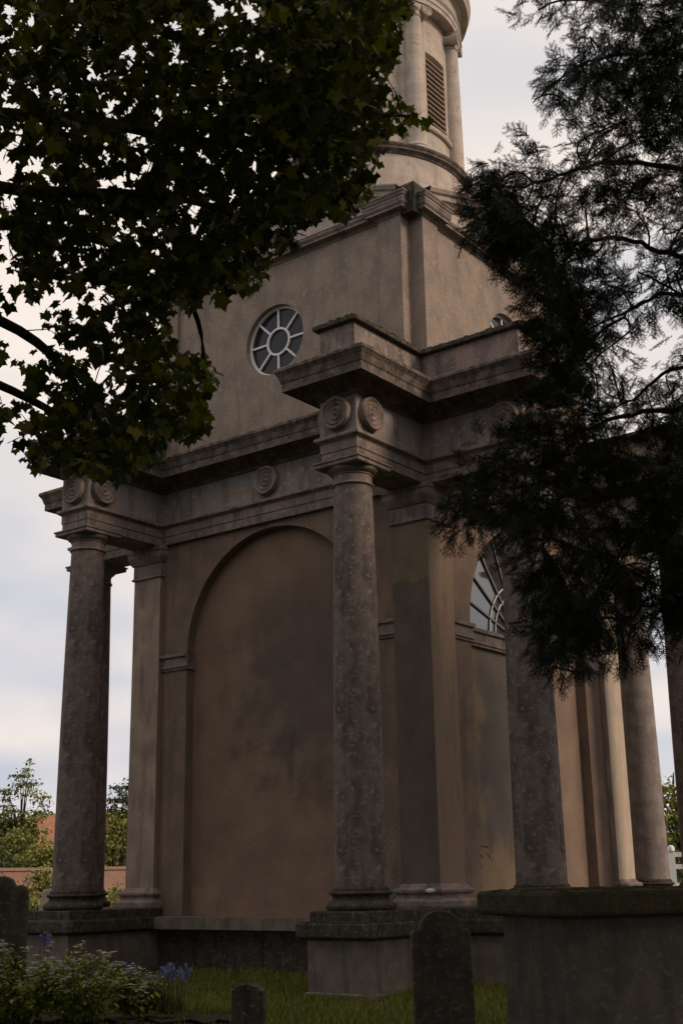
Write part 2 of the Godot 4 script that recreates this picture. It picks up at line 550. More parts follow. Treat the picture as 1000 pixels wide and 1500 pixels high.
func fanlight(tower: Node, tf: Transform3D, zr: float, r: float, y0: float) -> void:
	var n := node("fanlight", tower, tf)
	var zp := zr - 0.06
	var nb := 11
	var r1 := 0.86
	for i in nb:
		var t0 := PI * i / nb
		var t1 := PI * (i + 1) / nb
		for ring in 2:
			var ra := 0.0 if ring == 0 else r1
			var rb := r1 if ring == 0 else r
			var st := mb()
			# old glass: every pane sits at its own slight tilt
			var tl := rng.randf_range(-0.006, 0.006)
			var sub := 4
			for j in sub:
				var a := lerpf(t0, t1, float(j) / sub)
				var b := lerpf(t0, t1, float(j + 1) / sub)
				var p := [Vector3(ra * cos(a), y0 + ra * sin(a), 0), Vector3(rb * cos(a), y0 + rb * sin(a), 0), Vector3(rb * cos(b), y0 + rb * sin(b), 0), Vector3(ra * cos(b), y0 + ra * sin(b), 0)]
				for m in 4:
					p[m].z = zp + tl * (p[m].y - y0)
				quad(st, p[0], p[3], p[2], p[1])
			build(st, "pane", M.glass_sky, n)
	for i in range(1, nb):
		var t := PI * i / nb
		var st := mb()
		box(st, Vector3(0.12, -0.013, -0.02), Vector3(r, 0.013, 0.02), Transform3D(Basis(Vector3.BACK, t), Vector3(0, y0, zp + 0.01)))
		build(st, "glazing_bar", M.bar_grey, n)
	# rings and looped tracery
	build(arc_tube(Vector2(0, y0), r - 0.02, 0, PI, zp + 0.012, 0.03, 36), "frame", M.bar_grey, n)
	build(arc_tube(Vector2(0, y0), r1, 0, PI, zp + 0.014, 0.012, 30), "ring_bar", M.bar_white, n)
	build(arc_tube(Vector2(0, y0), r1 - 0.16, 0, PI, zp + 0.014, 0.012, 30), "ring_bar", M.bar_white, n)
	for i in nb:
		var t := PI * (i + 0.5) / nb
		var chord := r * sin(PI / nb / 2)
		var cc := Vector2(cos(t), sin(t)) * (r * cos(PI / nb / 2) - 0.10)
		build(arc_tube(Vector2(cc.x, cc.y + y0), chord * 0.97, t + PI * 0.5 + 0.1, t + PI * 1.5 - 0.1 - PI, zp + 0.016, 0.01, 14), "loop_bar", M.bar_white, n)
	# dark box standing in for the unlit room behind
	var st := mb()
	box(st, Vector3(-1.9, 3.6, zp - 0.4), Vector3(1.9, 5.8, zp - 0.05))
	build(st, "unlit_room_box", M.bark, n)

func attic_wall(tower: Node, k: int) -> void:
	var tf := face_tf(k)
	var zf := 2.74
	var hw := 2.14
	var y0 := 7.05
	var y1 := 10.22
	var c := Vector2(0, 8.86)
	var r := 0.60
	var st := mb()
	for sgn in [-1.0, 1.0]:
		var pts := [Vector2(0, y0), Vector2(sgn * hw, y0), Vector2(sgn * hw, y1), Vector2(0, y1)]
		for i in 25:
			var t := PI / 2 - PI * i / 24.0
			pts.append(Vector2(sgn * r * cos(t), c.y + r * sin(t)))
		poly_xy(st, pts, zf)
	for i in 48:
		var a := TAU * i / 48.0
		var b := TAU * (i + 1) / 48.0
		quad(st, Vector3(r * cos(a), c.y + r * sin(a), zf), Vector3(r * cos(b), c.y + r * sin(b), zf), Vector3(r * cos(b), c.y + r * sin(b), zf - 0.16), Vector3(r * cos(a), c.y + r * sin(a), zf - 0.16))
	build(st, "attic_wall", M.attic, tower, tf)
	var n := node("oculus_window", tower, tf * Transform3D(Basis.IDENTITY, Vector3(0, c.y, zf - 0.13)))
	var rg := 0.585
	var r1 := 0.225
	st = mb()
	for i in 24:
		var a := TAU * i / 24.0
		var b := TAU * (i + 1) / 24.0
		tri(st, Vector3.ZERO, Vector3(r1 * cos(b), r1 * sin(b), 0), Vector3(r1 * cos(a), r1 * sin(a), 0))
	build(st, "pane", M.glass_dark, n)
	for s in 8:
		st = mb()
		var tl := rng.randf_range(-0.012, 0.012)
		for i in 4:
			var a := TAU * (s + i / 4.0) / 8.0
			var b := TAU * (s + (i + 1) / 4.0) / 8.0
			var rr := r + 0.02
			quad(st, Vector3(r1 * cos(a), r1 * sin(a), 0), Vector3(r1 * cos(b), r1 * sin(b), 0), Vector3(rr * cos(b), rr * sin(b), tl), Vector3(rr * cos(a), rr * sin(a), tl))
		build(st, "pane", M.glass_dark, n)
		st = mb()
		box(st, Vector3(r1, -0.016, 0.004), Vector3(rg, 0.016, 0.035), Transform3D(Basis(Vector3.BACK, TAU * s / 8.0 + PI / 2), Vector3.ZERO))
		build(st, "glazing_bar", M.bar_white, n)
	st = mb()
	var fr := [Vector2(r1 - 0.018, 0.004), Vector2(r1 - 0.018, 0.036), Vector2(r1 + 0.018, 0.036), Vector2(r1 + 0.018, 0.004)]
	lathe(st, fr, 36, Transform3D(Basis(Vector3.RIGHT, PI / 2), Vector3.ZERO))
	build(st, "ring_bar", M.bar_white, n)
	st = mb()
	lathe(st, [Vector2(rg - 0.022, 0.004), Vector2(rg - 0.022, 0.04), Vector2(r + 0.002, 0.04)], 48, Transform3D(Basis(Vector3.RIGHT, PI / 2), Vector3.ZERO))
	build(st, "frame", M.bar_white, n)

func attic_plan() -> Array:
	var c := [Vector2(2.14, 2.74), Vector2(2.14, 2.80), Vector2(2.56, 2.80), Vector2(2.56, 2.56), Vector2(2.80, 2.56), Vector2(2.80, 2.14), Vector2(2.74, 2.14)]
	var out := []
	for k in 4:
		out.append_array(rot_plan(c, k))
	return out

func tower_build() -> void:
	var t := thing("church_tower", "tall stuccoed church tower with freestanding columns, round windows and a colonnaded drum", "tower", Vector3(0, LEDGE, 0))
	var st: SurfaceTool
	var cross := cross_plan()
	# pedestal course
	for k in 4:
		st = mb()
		sweep(st, ell_plan(k), [Vector2(0.20, -1.2), Vector2(0.20, -0.80), Vector2(0.16, -0.78), Vector2(0.16, -0.20)], false, false)
		build(st, "pedestal", M.pedestal, t)
		st = mb()
		sweep(st, ell_plan(k), [Vector2(0.15, -0.21), Vector2(0.20, -0.20), Vector2(0.235, -0.185), Vector2(0.255, -0.17), Vector2(0.26, -0.16), Vector2(0.26, -0.03), Vector2(0.25, -0.012), Vector2(0.05, 0.0)], false, true)
		build(st, "pedestal_cap", M.dark_stone, t)
		# base wall between the pedestals and its ledge
		var hw := G - 0.155
		st = mb()
		quad(st, Vector3(-hw, -1.2, E + 0.02), Vector3(-hw, -0.17, E + 0.02), Vector3(hw, -0.17, E + 0.02), Vector3(hw, -1.2, E + 0.02))
		build(st, "base_wall", M.dark_stone, t, face_tf(k))
		hw = G - 0.262
		var cut := [-hw, -0.62 + 0.3 * k, 0.75, hw]
		for q in 3:
			st = mb()
			var x0: float = cut[q] + (0.002 if q > 0 else 0.0)
			var x1: float = cut[q + 1] - (0.002 if q < 2 else 0.0)
			box(st, Vector3(x0, -0.178, 2.6), Vector3(x1, -0.006 - 0.003 * q, E + 0.22 + 0.002 * q))
			build(st, "ledge_stone", M.pedestal, t, face_tf(k))
	for k in 4:
		# plinth course under the arms
		st = mb()
		sweep(st, ell_plan(k), [Vector2(0.14, -0.01), Vector2(0.14, 0.105), Vector2(0.13, 0.12)])
		build(st, "plinth_course", M.dark_stone, t)
		# corner pier
		var n := node("pier", t)
		var c: Vector2 = rot_plan([Vector2(A, A)], k)[0]
		st = mb()
		sweep(st, sq_plan(c.x, c.y, W), [Vector2(0.11, 0.118), Vector2(0.115, 0.14), Vector2(0.115, 0.19), Vector2(0.10, 0.21), Vector2(0.06, 0.225), Vector2(0.045, 0.26), Vector2(0.05, 0.285), Vector2(0.08, 0.30), Vector2(0.085, 0.33), Vector2(0.07, 0.35), Vector2(0.03, 0.365), Vector2(0.0, 0.41)])
		build(st, "base", M.stone, n)
		for s in 4:
			# one face each, the shaft of the pier
			var d := Transform3D(Basis(Vector3.UP, PI / 2 * s), Vector3(c.x, 0, c.y))
			st = mb()
			var uvf := func(p: Vector3) -> Vector2: return Vector2((p.x + W) / (2 * W), 1.0 - (p.y - 0.40) / 4.95)
			tri_uv(st, Vector3(-W, 0.40, W), Vector3(-W, 5.35, W), Vector3(W, 5.35, W), uvf)
			tri_uv(st, Vector3(-W, 0.40, W), Vector3(W, 5.35, W), Vector3(W, 0.40, W), uvf)
			st.generate_normals()
			st.generate_tangents()
			put(st.commit(), "shaft_face", M.pier_grey if (k == 0 and s == 0) else M.pier_cream_lit if (k == 1 and s == 1) else (M.pier_buff if s % 2 == 1 else M.pier_plain), n, d)
		st = mb()
		sweep(st, sq_plan(c.x, c.y, W), [Vector2(0.0, 5.255), Vector2(0.03, 5.265), Vector2(0.035, 5.28), Vector2(0.03, 5.30), Vector2(0.012, 5.31), Vector2(0.012, 5.50), Vector2(0.03, 5.51), Vector2(0.06, 5.56), Vector2(0.085, 5.62), Vector2(0.085, 5.70), Vector2(0.10, 5.71), Vector2(0.10, 5.7815)])
		build(st, "capital", M.stone, n)
	# white splash on the near pier's base moulding
	st = mb()
	lathe(st, [Vector2(0.09, 0.0), Vector2(0.075, 0.012), Vector2(0.04, 0.02), Vector2(0, 0.024)], 9)
	build(st, "white_splash", M.bar_white, t, Transform3D(Basis(Vector3.RIGHT, PI / 2).scaled(Vector3(0.9, 0.33, 0.8)), Vector3(2.80, 0.325, E + 0.078)))
	# columns
	var col := make_column(t)
	var spots := []
	for k in 4:
		for p in rot_plan([Vector2(A, A + S), Vector2(A + S, A)], k):
			spots.append(p)
	for i in spots.size():
		var o: Node3D = col
		if i > 0:
			o = col.duplicate()
			t.add_child(o, true)
		o.position = Vector3(spots[i].x, 0, spots[i].y)
		if spots[i].distance_to(Vector2(A, -A - S)) < 0.1:
			var sh: MeshInstance3D = o.get_node("shaft")
			sh.material_override = M.shaft_lit
			sh.set_meta("label", "pale grey column shaft with its light put into the colour")
		o.rotation.y = [0.0, 1.7, 3.9, 0.6, 2.2, 5.0, 4.1, 2.9][i] * 0.0
	# lower walls
	for k in 4:
		wall_face(t, k)
	# entablature
	st = mb()
	sweep(st, cross, [Vector2(-0.012, 5.78), Vector2(-0.012, 5.905), Vector2(0.0, 5.915), Vector2(0.0, 6.035), Vector2(0.012, 6.05), Vector2(0.05, 6.075), Vector2(0.062, 6.085), Vector2(0.062, 6.118), Vector2(0.05, 6.13), Vector2(-0.02, 6.135)], true, true)
	build(st, "architrave", M.stone, t)
	st = mb()
	sweep(st, cross, [Vector2(0.0, 6.13), Vector2(0.0, 6.70)], false, false)
	build(st, "frieze", M.frieze, t)
	st = mb()
	sweep(st, cross, [Vector2(0.0, 6.645), Vector2(0.02, 6.65), Vector2(0.03, 6.675), Vector2(0.05, 6.70), Vector2(0.08, 6.715), Vector2(0.12, 6.74), Vector2(0.17, 6.775), Vector2(0.205, 6.80), Vector2(0.225, 6.805), Vector2(0.35, 6.805), Vector2(0.35, 6.79), Vector2(0.362, 6.79), Vector2(0.362, 6.90), Vector2(0.375, 6.915), Vector2(0.385, 6.95), Vector2(0.40, 7.0), Vector2(0.43, 7.045), Vector2(0.445, 7.06), Vector2(0.445, 7.10), Vector2(0.435, 7.115), Vector2(0.05, 7.15)], false, true)
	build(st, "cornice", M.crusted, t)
	for k in 4:
		st = mb()
		sweep(st, ell_plan(k), [Vector2(-0.01, 7.10), Vector2(-0.01, 7.69)], false, false)
		build(st, "parapet_block", M.stone, t)
		st = mb()
		sweep(st, ell_plan(k), [Vector2(-0.01, 7.688), Vector2(0.06, 7.70), Vector2(0.065, 7.71), Vector2(0.065, 7.755), Vector2(0.05, 7.77), Vector2(-0.1, 7.79)])
		build(st, "parapet_coping", M.dark_stone, t)
	# roundels: three on each arm, one in the middle of each wall
	var worn := [roundel_mesh(1), roundel_mesh(2), roundel_mesh(3)]
	var ri := 0
	for k in 4:
		var f := face_tf(k)
		var up := Basis(Vector3.RIGHT, PI / 2)
		put(worn[k % 3], "roundel", M.frieze, t, f * Transform3D(up, Vector3(0, 6.42, E)))
		for sg in [-1.0, 1.0]:
			ri += 1
			put(worn[ri % 3], "roundel", M.stone, t, f * Transform3D(up * Basis(Vector3.UP, ri * 1.3), Vector3(sg * A, 6.42, O)))
			for q in [-1.0, 1.0]:
				ri += 1
				put(worn[ri % 3], "roundel", M.stone, t, f * Transform3D(Basis(Vector3.UP, PI / 2 * q) * up * Basis(Vector3.UP, ri * 0.9), Vector3(sg * A + q * W, 6.42, A + S + 0.02)))
	# attic
	for k in 4:
		attic_wall(t, k)
		var pl := rot_plan([Vector2(2.14, 2.60), Vector2(2.14, 2.80), Vector2(2.56, 2.80), Vector2(2.56, 2.56), Vector2(2.80, 2.56), Vector2(2.80, 2.14), Vector2(2.60, 2.14)], k)
		st = mb()
		sweep(st, pl, [Vector2(0, 7.05), Vector2(0, 10.24)], false, false)
		build(st, "corner_pilaster", M.attic, t)
		st = mb()
		sweep(st, pl, [Vector2(0.02, 10.27), Vector2(0.04, 10.275), Vector2(0.05, 10.30), Vector2(0.07, 10.325), Vector2(0.075, 10.335), Vector2(0.165, 10.337), Vector2(0.168, 10.385), Vector2(0.18, 10.39), Vector2(0.195, 10.425), Vector2(0.21, 10.44), Vector2(0.21, 10.465), Vector2(0.0, 10.50)])
		build(st, "pilaster_cap", M.stone, t)
		var cb: Vector2 = rot_plan([Vector2(2.71, 2.71)], k)[0]
		st = mb()
		sweep(st, sq_plan(cb.x, cb.y, 0.14), [Vector2(-0.05, 10.16), Vector2(-0.02, 10.25), Vector2(0.0, 10.34), Vector2(0.03, 10.44), Vector2(0.035, 10.56), Vector2(0.02, 10.60), Vector2(-0.07, 10.62)])
		build(st, "corner_block", M.dark_stone, t)
	var ap := attic_plan()
	st = mb()
	sweep(st, ap, [Vector2(-0.02, 10.17), Vector2(0.015, 10.175), Vector2(0.02, 10.20), Vector2(0.04, 10.215), Vector2(0.045, 10.225), Vector2(0.13, 10.227), Vector2(0.133, 10.265), Vector2(0.145, 10.27), Vector2(0.165, 10.30), Vector2(0.165, 10.325), Vector2(0.0, 10.36)], false, true)
	build(st, "attic_cornice", M.stone, t)
	# pediments and the cross roof
	for k in 4:
		var f := face_tf(k)
		st = mb()
		var yb := 10.34
		var ya := 11.22
		var hw := 2.72
		tri(st, Vector3(-hw, yb, 2.74), Vector3(0, ya, 2.74), Vector3(hw, yb, 2.74))
		build(st, "pediment", M.pale, t, f)
		for sg in [-1.0, 1.0]:
			st = mb()
			var a := Vector3(sg * (hw - 0.12), yb + 0.055, 0)
			var b := Vector3(0, ya + 0.03, 0)
			var dirv := (b - a).normalized()
			var nv := Vector3(-dirv.y * sg, dirv.x * sg, 0) * -1.0
			if nv.y < 0:
				nv = -nv
			var steps := [[-0.06, 0.0], [-0.06, 0.05], [0.0, 0.08], [0.02, 0.2], [0.09, 0.22], [0.10, 0.26], [0.15, 0.30], [0.17, 0.30], [0.17, -0.1]]
			for j in steps.size() - 1:
				var p: Array = steps[j]
				var q: Array = steps[j + 1]
				var e0: Vector3 = nv * p[0] + Vector3(0, 0, 2.74 + p[1])
				var e1: Vector3 = nv * q[0] + Vector3(0, 0, 2.74 + q[1])
				# meet the other rake on the axis
				var b0 := Vector3(0, b.y + p[0] / nv.y, 2.74 + p[1])
				var b1 := Vector3(0, b.y + q[0] / nv.y, 2.74 + q[1])
				quad(st, a + e0, a + e1, b1, b0)
			build(st, "raking_cornice", M.pale, t, f)
			st = mb()
			quad(st, Vector3(sg * (hw + 0.05), yb + 0.10, 2.7), Vector3(0, ya + 0.16, 2.7), Vector3(0, ya + 0.16, 0), Vector3(sg * (hw + 0.05), yb + 0.10, 0))
			build(st, "roof_slope", M.lead, t, f)
	rng.seed = 606
	var mx := []
	for i in 900:
		var along := rng.randf()
		var lv: Array = [[7.775, 0.045], [7.10, 0.42], [0.0, 0.23], [0.115, 0.12]][rng.randi() % 4]
		var o: float = lv[1] - absf(rng.randfn()) * 0.03
		# along the edges of the near corner's arms
		var edge: Array = [[Vector2(G - o, O + o), Vector2(E + o, O + o)], [Vector2(E + o, O + o), Vector2(E + o, E + o)], [Vector2(E + o, E + o), Vector2(O + o, E + o)], [Vector2(O + o, E + o), Vector2(O + o, G - o)], [Vector2(-G + o, O + o), Vector2(-G + o, E + o)]][rng.randi() % 5]
		var q: Vector2 = edge[0].lerp(edge[1], along)
		var sc := rng.randf_range(0.3, 1.0)
		mx.append(Transform3D(Basis(Vector3.UP, rng.randf() * TAU).scaled(Vector3(sc * 1.3, sc * rng.randf_range(0.4, 0.9), sc)), Vector3(q.x, lv[0], q.y)))
	st = mb()
	lathe(st, [Vector2(0.03, -0.012), Vector2(0.028, 0.006), Vector2(0.018, 0.016), Vector2(0.0, 0.02)], 7)
	var ms := multi("moss", fin(st), M.moss, mx, [], t)
	ms.set_meta("kind", "stuff")
	drum(t)

func drum(t: Node) -> void:
	var st := mb()
	lathe(st, [Vector2(1.80, 10.9), Vector2(1.80, 12.51), Vector2(1.81, 12.52)], 64)
	build(st, "drum_podium", M.pale, t)
	st = mb()
	lathe(st, [Vector2(1.79, 12.50), Vector2(1.825, 12.51), Vector2(1.83, 12.54), Vector2(1.85, 12.56), Vector2(1.89, 12.57), Vector2(1.895, 12.61), Vector2(1.915, 12.625), Vector2(1.925, 12.66), Vector2(1.915, 12.68), Vector2(1.5, 12.72)], 64)
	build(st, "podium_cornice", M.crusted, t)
	var R := 1.58
	var y0 := 12.6
	var y1 := 15.85
	# wall of the drum with openings on the axes and sunk panels on the diagonals
	st = mb()
	var openings := []
	for k in 8:
		openings.append([k * PI / 4, 0.195 if k % 2 == 0 else 0.235, 13.42 if k % 2 == 0 else 13.25, 14.98 if k % 2 == 0 else 15.02])
	var seg := 144
	for op in openings:
		var th: float = op[0]
		var hw: float = op[1]
		var cuts := [th - PI / 8, th - hw, th + hw, th + PI / 8]
		for j in 3:
			var n := 6
			for i in n:
				var a: float = lerpf(cuts[j], cuts[j + 1], float(i) / n)
				var b: float = lerpf(cuts[j], cuts[j + 1], float(i + 1) / n)
				var spans := [[y0, y1]] if j != 1 else [[y0, op[2]], [op[3], y1]]
				for s in spans:
					st.set_smooth_group(1)
					quad(st, Vector3(sin(a) * R, s[0], cos(a) * R), Vector3(sin(a) * R, s[1], cos(a) * R), Vector3(sin(b) * R, s[1], cos(b) * R), Vector3(sin(b) * R, s[0], cos(b) * R))
					st.set_smooth_group(-1)
				if j == 1:
					for yy in [op[2], op[3]]:
						quad(st, Vector3(sin(a) * R, yy, cos(a) * R), Vector3(sin(b) * R, yy, cos(b) * R), Vector3(sin(b) * (R - 0.15), yy, cos(b) * (R - 0.15)), Vector3(sin(a) * (R - 0.15), yy, cos(a) * (R - 0.15)))
		for e in [th - hw, th + hw]:
			quad(st, Vector3(sin(e) * R, op[2], cos(e) * R), Vector3(sin(e) * R, op[3], cos(e) * R), Vector3(sin(e) * (R - 0.15), op[3], cos(e) * (R - 0.15)), Vector3(sin(e) * (R - 0.15), op[2], cos(e) * (R - 0.15)))
	build(st, "drum_wall", M.pale, t)
	for k in 4:
		# sunk panel on the diagonal
		st = mb()
		var th := PI / 4 + k * PI / 2
		lathe(st, [Vector2(R - 0.07, 13.2), Vector2(R - 0.07, 15.1)], 10, Transform3D.IDENTITY, th - 0.26, th + 0.26)
		build(st, "sunk_panel", M.pale, t)
		# louvred window on the axis
		var n := node("louvre_window", t, face_tf(k) * Transform3D(Basis.IDENTITY, Vector3(0, 0, R)))
		for j in 14:
			st = mb()
			var y := 13.48 + j * 0.107
			box(st, Vector3(-0.30, -0.009, -0.055), Vector3(0.30, 0.009, 0.055), Transform3D(Basis(Vector3.RIGHT, 0.62), Vector3(0, y, -0.06)))
			build(st, "slat", M.timber, n)
		st = mb()
		box(st, Vector3(-0.34, 13.38, -0.24), Vector3(0.34, 15.02, -0.18))
		build(st, "backing", M.glass_dark, n)
		st = mb()
		lathe(st, [Vector2(R - 0.02, 13.32), Vector2(R + 0.05, 13.33), Vector2(R + 0.07, 13.36), Vector2(R + 0.07, 13.40), Vector2(R + 0.05, 13.425), Vector2(R - 0.02, 13.43)], 12, Transform3D(Basis.IDENTITY, Vector3(0, 0, -R)), -0.27, 0.27)
		build(st, "sill", M.pale, n)
	# engaged ionic columns
	var c := node("ionic_column", t)
	st = mb()
	var pr := [Vector2(0.235, 12.66), Vector2(0.24, 12.70), Vector2(0.225, 12.75), Vector2(0.205, 12.77), Vector2(0.215, 12.80), Vector2(0.20, 12.83), Vector2(0.185, 12.85)]
	for i in 9:
		pr.append(Vector2(0.180 - 0.025 * i / 8.0, 12.87 + (15.50 - 12.87) * i / 8.0))
	lathe(st, pr, 24)
	build(st, "shaft", M.pale, c)
	st = mb()
	lathe(st, [Vector2(0.155, 15.49), Vector2(0.172, 15.50), Vector2(0.172, 15.525), Vector2(0.158, 15.53), Vector2(0.16, 15.60), Vector2(0.19, 15.63), Vector2(0.20, 15.67), Vector2(0.19, 15.70)], 20)
	box(st, Vector3(-0.20, 15.69, -0.19), Vector3(0.20, 15.745, 0.19))
	box(st, Vector3(-0.235, 15.745, -0.215), Vector3(0.235, 15.80, 0.215))
	build(st, "capital", M.pale, c)
	for sg in [-1.0, 1.0]:
		st = mb()
		var vt := Transform3D(Basis(Vector3.RIGHT, PI / 2), Vector3(sg * 0.20, 15.635, 0))
		lathe(st, [Vector2(0, 0.205), Vector2(0.02, 0.205), Vector2(0.028, 0.19), Vector2(0.045, 0.188), Vector2(0.055, 0.202), Vector2(0.068, 0.202), Vector2(0.076, 0.19), Vector2(0.085, 0.19), Vector2(0.092, 0.205), Vector2(0.105, 0.20), Vector2(0.10, 0.10), Vector2(0.075, 0.0), Vector2(0.10, -0.12), Vector2(0.105, -0.20), Vector2(0, -0.205)], 20, vt)
		build(st, "volute", M.pale, c)
	for k in 8:
		var o: Node3D = c
		if k > 0:
			o = c.duplicate()
			t.add_child(o, true)
		var th := PI / 8 + k * PI / 4
		o.transform = Transform3D(Basis(Vector3.UP, th), Vector3(sin(th) * 1.63, 0, cos(th) * 1.63))
	st = mb()
	lathe(st, [Vector2(1.4, 15.80), Vector2(1.80, 15.80), Vector2(1.80, 15.90), Vector2(1.815, 15.905), Vector2(1.815, 16.0), Vector2(1.84, 16.02), Vector2(1.85, 16.05), Vector2(1.82, 16.06), Vector2(1.80, 16.07), Vector2(1.80, 16.34), Vector2(1.83, 16.36), Vector2(1.86, 16.40), Vector2(1.88, 16.42), Vector2(2.00, 16.425), Vector2(2.005, 16.50), Vector2(2.03, 16.53), Vector2(2.05, 16.58), Vector2(2.06, 16.62), Vector2(1.75, 16.68)], 96)
	build(st, "drum_entablature", M.pale, t)
	st = mb()
	pr = [Vector2(1.78, 16.65), Vector2(1.78, 16.95)]
	for i in 11:
		var a := PI / 2 * i / 10.0
		pr.append(Vector2(1.75 * cos(a), 16.95 + 1.35 * sin(a)))
	pr[-1] = Vector2(0, 18.3)
	lathe(st, pr, 64)
	build(st, "dome", M.lead, t)

func tower_materials() -> void:
	# blind panel: buff render with the grey damp patch the photograph shows
	M.panel_damp = stained(201, 380, 600, Vector2(3.8, 6.0), [Color(0.222, 0.152, 0.116), Color(0.115, 0.096, 0.088), Color(0.05, 0.042, 0.04), Color(0.26, 0.20, 0.14)],
		func(x: float, y: float, n: float, s: float) -> Array:
			var dx := (x - 2.55 - (n - 0.5) * 0.9) / 1.55
			var dy := (y - 3.35 - (n - 0.5) * 0.9) / 1.5
			var q := sqrt(dx * dx + dy * dy * (0.7 if dy > 0 else 1.0))
			var damp := smoothstep(1.2, 0.55, q + (s - 0.5) * 0.25) * 0.72
			var k := smoothstep(0.5, 0.1, absf(x - 2.15 + (n - 0.5) * 0.3) / 0.5 + absf(y - 2.35) / 1.1 + (s - 0.5) * 0.6) * 0.4
			var patch := 0.75 if x > 0.2 and x < 0.72 + (n - 0.5) * 0.2 and y > 0.1 and y < 0.5 + (s - 0.5) * 0.1 else 0.0
			return [damp, k, patch])
	M.panel_ochre = stained(221, 380, 600, Vector2(3.8, 6.0), [Color(0.235, 0.175, 0.118), Color(0.14, 0.12, 0.115), Color(0.23, 0.168, 0.138)],
		func(x: float, y: float, n: float, s: float) -> Array:
			var d := smoothstep(0.65, 0.3, absf(x - 1.05 - (n - 0.5) * 0.5)) * smoothstep(0.7, 1.3, y + (s - 0.5) * 0.9)
			return [d * 0.85, smoothstep(1.6, 2.6, x + (n - 0.5)) * 0.8])
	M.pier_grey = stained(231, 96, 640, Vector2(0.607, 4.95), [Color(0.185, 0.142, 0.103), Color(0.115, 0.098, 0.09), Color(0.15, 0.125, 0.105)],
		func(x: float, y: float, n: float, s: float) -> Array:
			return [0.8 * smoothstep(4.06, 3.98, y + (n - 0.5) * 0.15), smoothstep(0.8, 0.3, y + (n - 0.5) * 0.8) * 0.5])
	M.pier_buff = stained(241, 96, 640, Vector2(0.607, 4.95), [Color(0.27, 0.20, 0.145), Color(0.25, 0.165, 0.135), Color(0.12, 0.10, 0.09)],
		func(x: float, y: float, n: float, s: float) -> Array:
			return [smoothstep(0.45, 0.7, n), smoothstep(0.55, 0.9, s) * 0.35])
	M.pier_cream_lit = stained(239, 96, 640, Vector2(0.607, 4.95), [Color(0.50, 0.42, 0.34), Color(0.44, 0.37, 0.30), Color(0.42, 0.31, 0.22)],  # far pier's cream face also carries its sunlight in the colour
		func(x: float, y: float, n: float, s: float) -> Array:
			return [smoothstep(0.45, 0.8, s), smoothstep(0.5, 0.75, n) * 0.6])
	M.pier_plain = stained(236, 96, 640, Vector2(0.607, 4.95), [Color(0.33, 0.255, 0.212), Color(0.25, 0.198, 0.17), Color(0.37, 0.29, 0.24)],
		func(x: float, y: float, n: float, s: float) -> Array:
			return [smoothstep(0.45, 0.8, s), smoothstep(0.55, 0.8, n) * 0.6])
	M.frieze = masonry(251, 512, 2.7, Color(0.30, 0.24, 0.21), Color(0.27, 0.255, 0.26), Color(0.09, 0.076, 0.072), Color(0.42, 0.41, 0.42), 0.5, 0.6, 0.22, 2.2)
	M.pedestal = masonry(261, 512, 1.8, Color(0.21, 0.172, 0.145), Color(0.15, 0.127, 0.108), Color(0.07, 0.065, 0.052), Color(0.14, 0.14, 0.09), 0.45, 0.4, 0.22, 2.5)
	# weathered mouldings: black lichen crust in patches over the stone, as the zoomed photograph shows
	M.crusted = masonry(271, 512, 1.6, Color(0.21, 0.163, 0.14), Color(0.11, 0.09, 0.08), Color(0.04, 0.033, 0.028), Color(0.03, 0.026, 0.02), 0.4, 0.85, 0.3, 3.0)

# ================================================================= churchyard
var gnoise := FastNoiseLite.new()
func ground_y(x: float, z: float) -> float:
	var d: float = maxf(absf(x), absf(z)) - 2.9
	return clampf(0.07 - 0.065 * d, -0.06, 0.07) + gnoise.get_noise_2d(x * 6.0, z * 6.0) * 0.03

func churchyard_ground() -> void:
	gnoise.seed = 5
	gnoise.frequency = 0.05
	var st := mb()
	st.set_smooth_group(1)
	# fine near, coarse out to the horizon
	var cuts := []
	var x := -600.0
	for q in [[-600, -60, 90], [-60, -20, 8], [-20, 24, 0.5], [24, 60, 6], [60, 600, 90]]:
		x = q[0]
		while x < q[1] - 1e-3:
			cuts.append(x)
			x += q[2]
	cuts.append(600.0)
	for i in cuts.size() - 1:
		for j in cuts.size() - 1:
			var p := []
			for c in [[0, 0], [0, 1], [1, 1], [1, 0]]:
				var gx: float = cuts[i + c[0]]
				var gz: float = cuts[j + c[1]]
				p.append(Vector3(gx, ground_y(gx, gz), gz))
			quad(st, p[0], p[3], p[2], p[1])
	structure(st, "ground", M.turf)

func blade_tuft(n: int, h: float, w: float, spread: float, sd: int, c0: Color, c1: Color) -> ArrayMesh:
	var r := RandomNumberGenerator.new()
	r.seed = sd
	var st := SurfaceTool.new()
	st.begin(Mesh.PRIMITIVE_TRIANGLES)
	for i in n:
		var a := r.randf() * TAU
		var o := Vector3(cos(a), 0, sin(a)) * r.randf() * spread
		var d := Vector3(r.randf_range(-1, 1), 0, r.randf_range(-1, 1)).normalized()
		var s := Vector3(-d.z, 0, d.x) * w * r.randf_range(0.7, 1.2)
		var hh := h * r.randf_range(0.5, 1.15)
		var p1 := o + Vector3(0, hh * 0.6, 0) + d * hh * 0.15
		var p2 := o + Vector3(0, hh, 0) + d * hh * r.randf_range(0.3, 0.7)
		var c := c0.lerp(c1, r.randf())
		st.set_color(c)
		st.set_normal(d)
		for v in [o - s, o + s, p1 + s * 0.7, o - s, p1 + s * 0.7, p1 - s * 0.7, p1 - s * 0.7, p1 + s * 0.7, p2]:
			st.add_vertex(v)
	st.generate_normals()
	return st.commit()

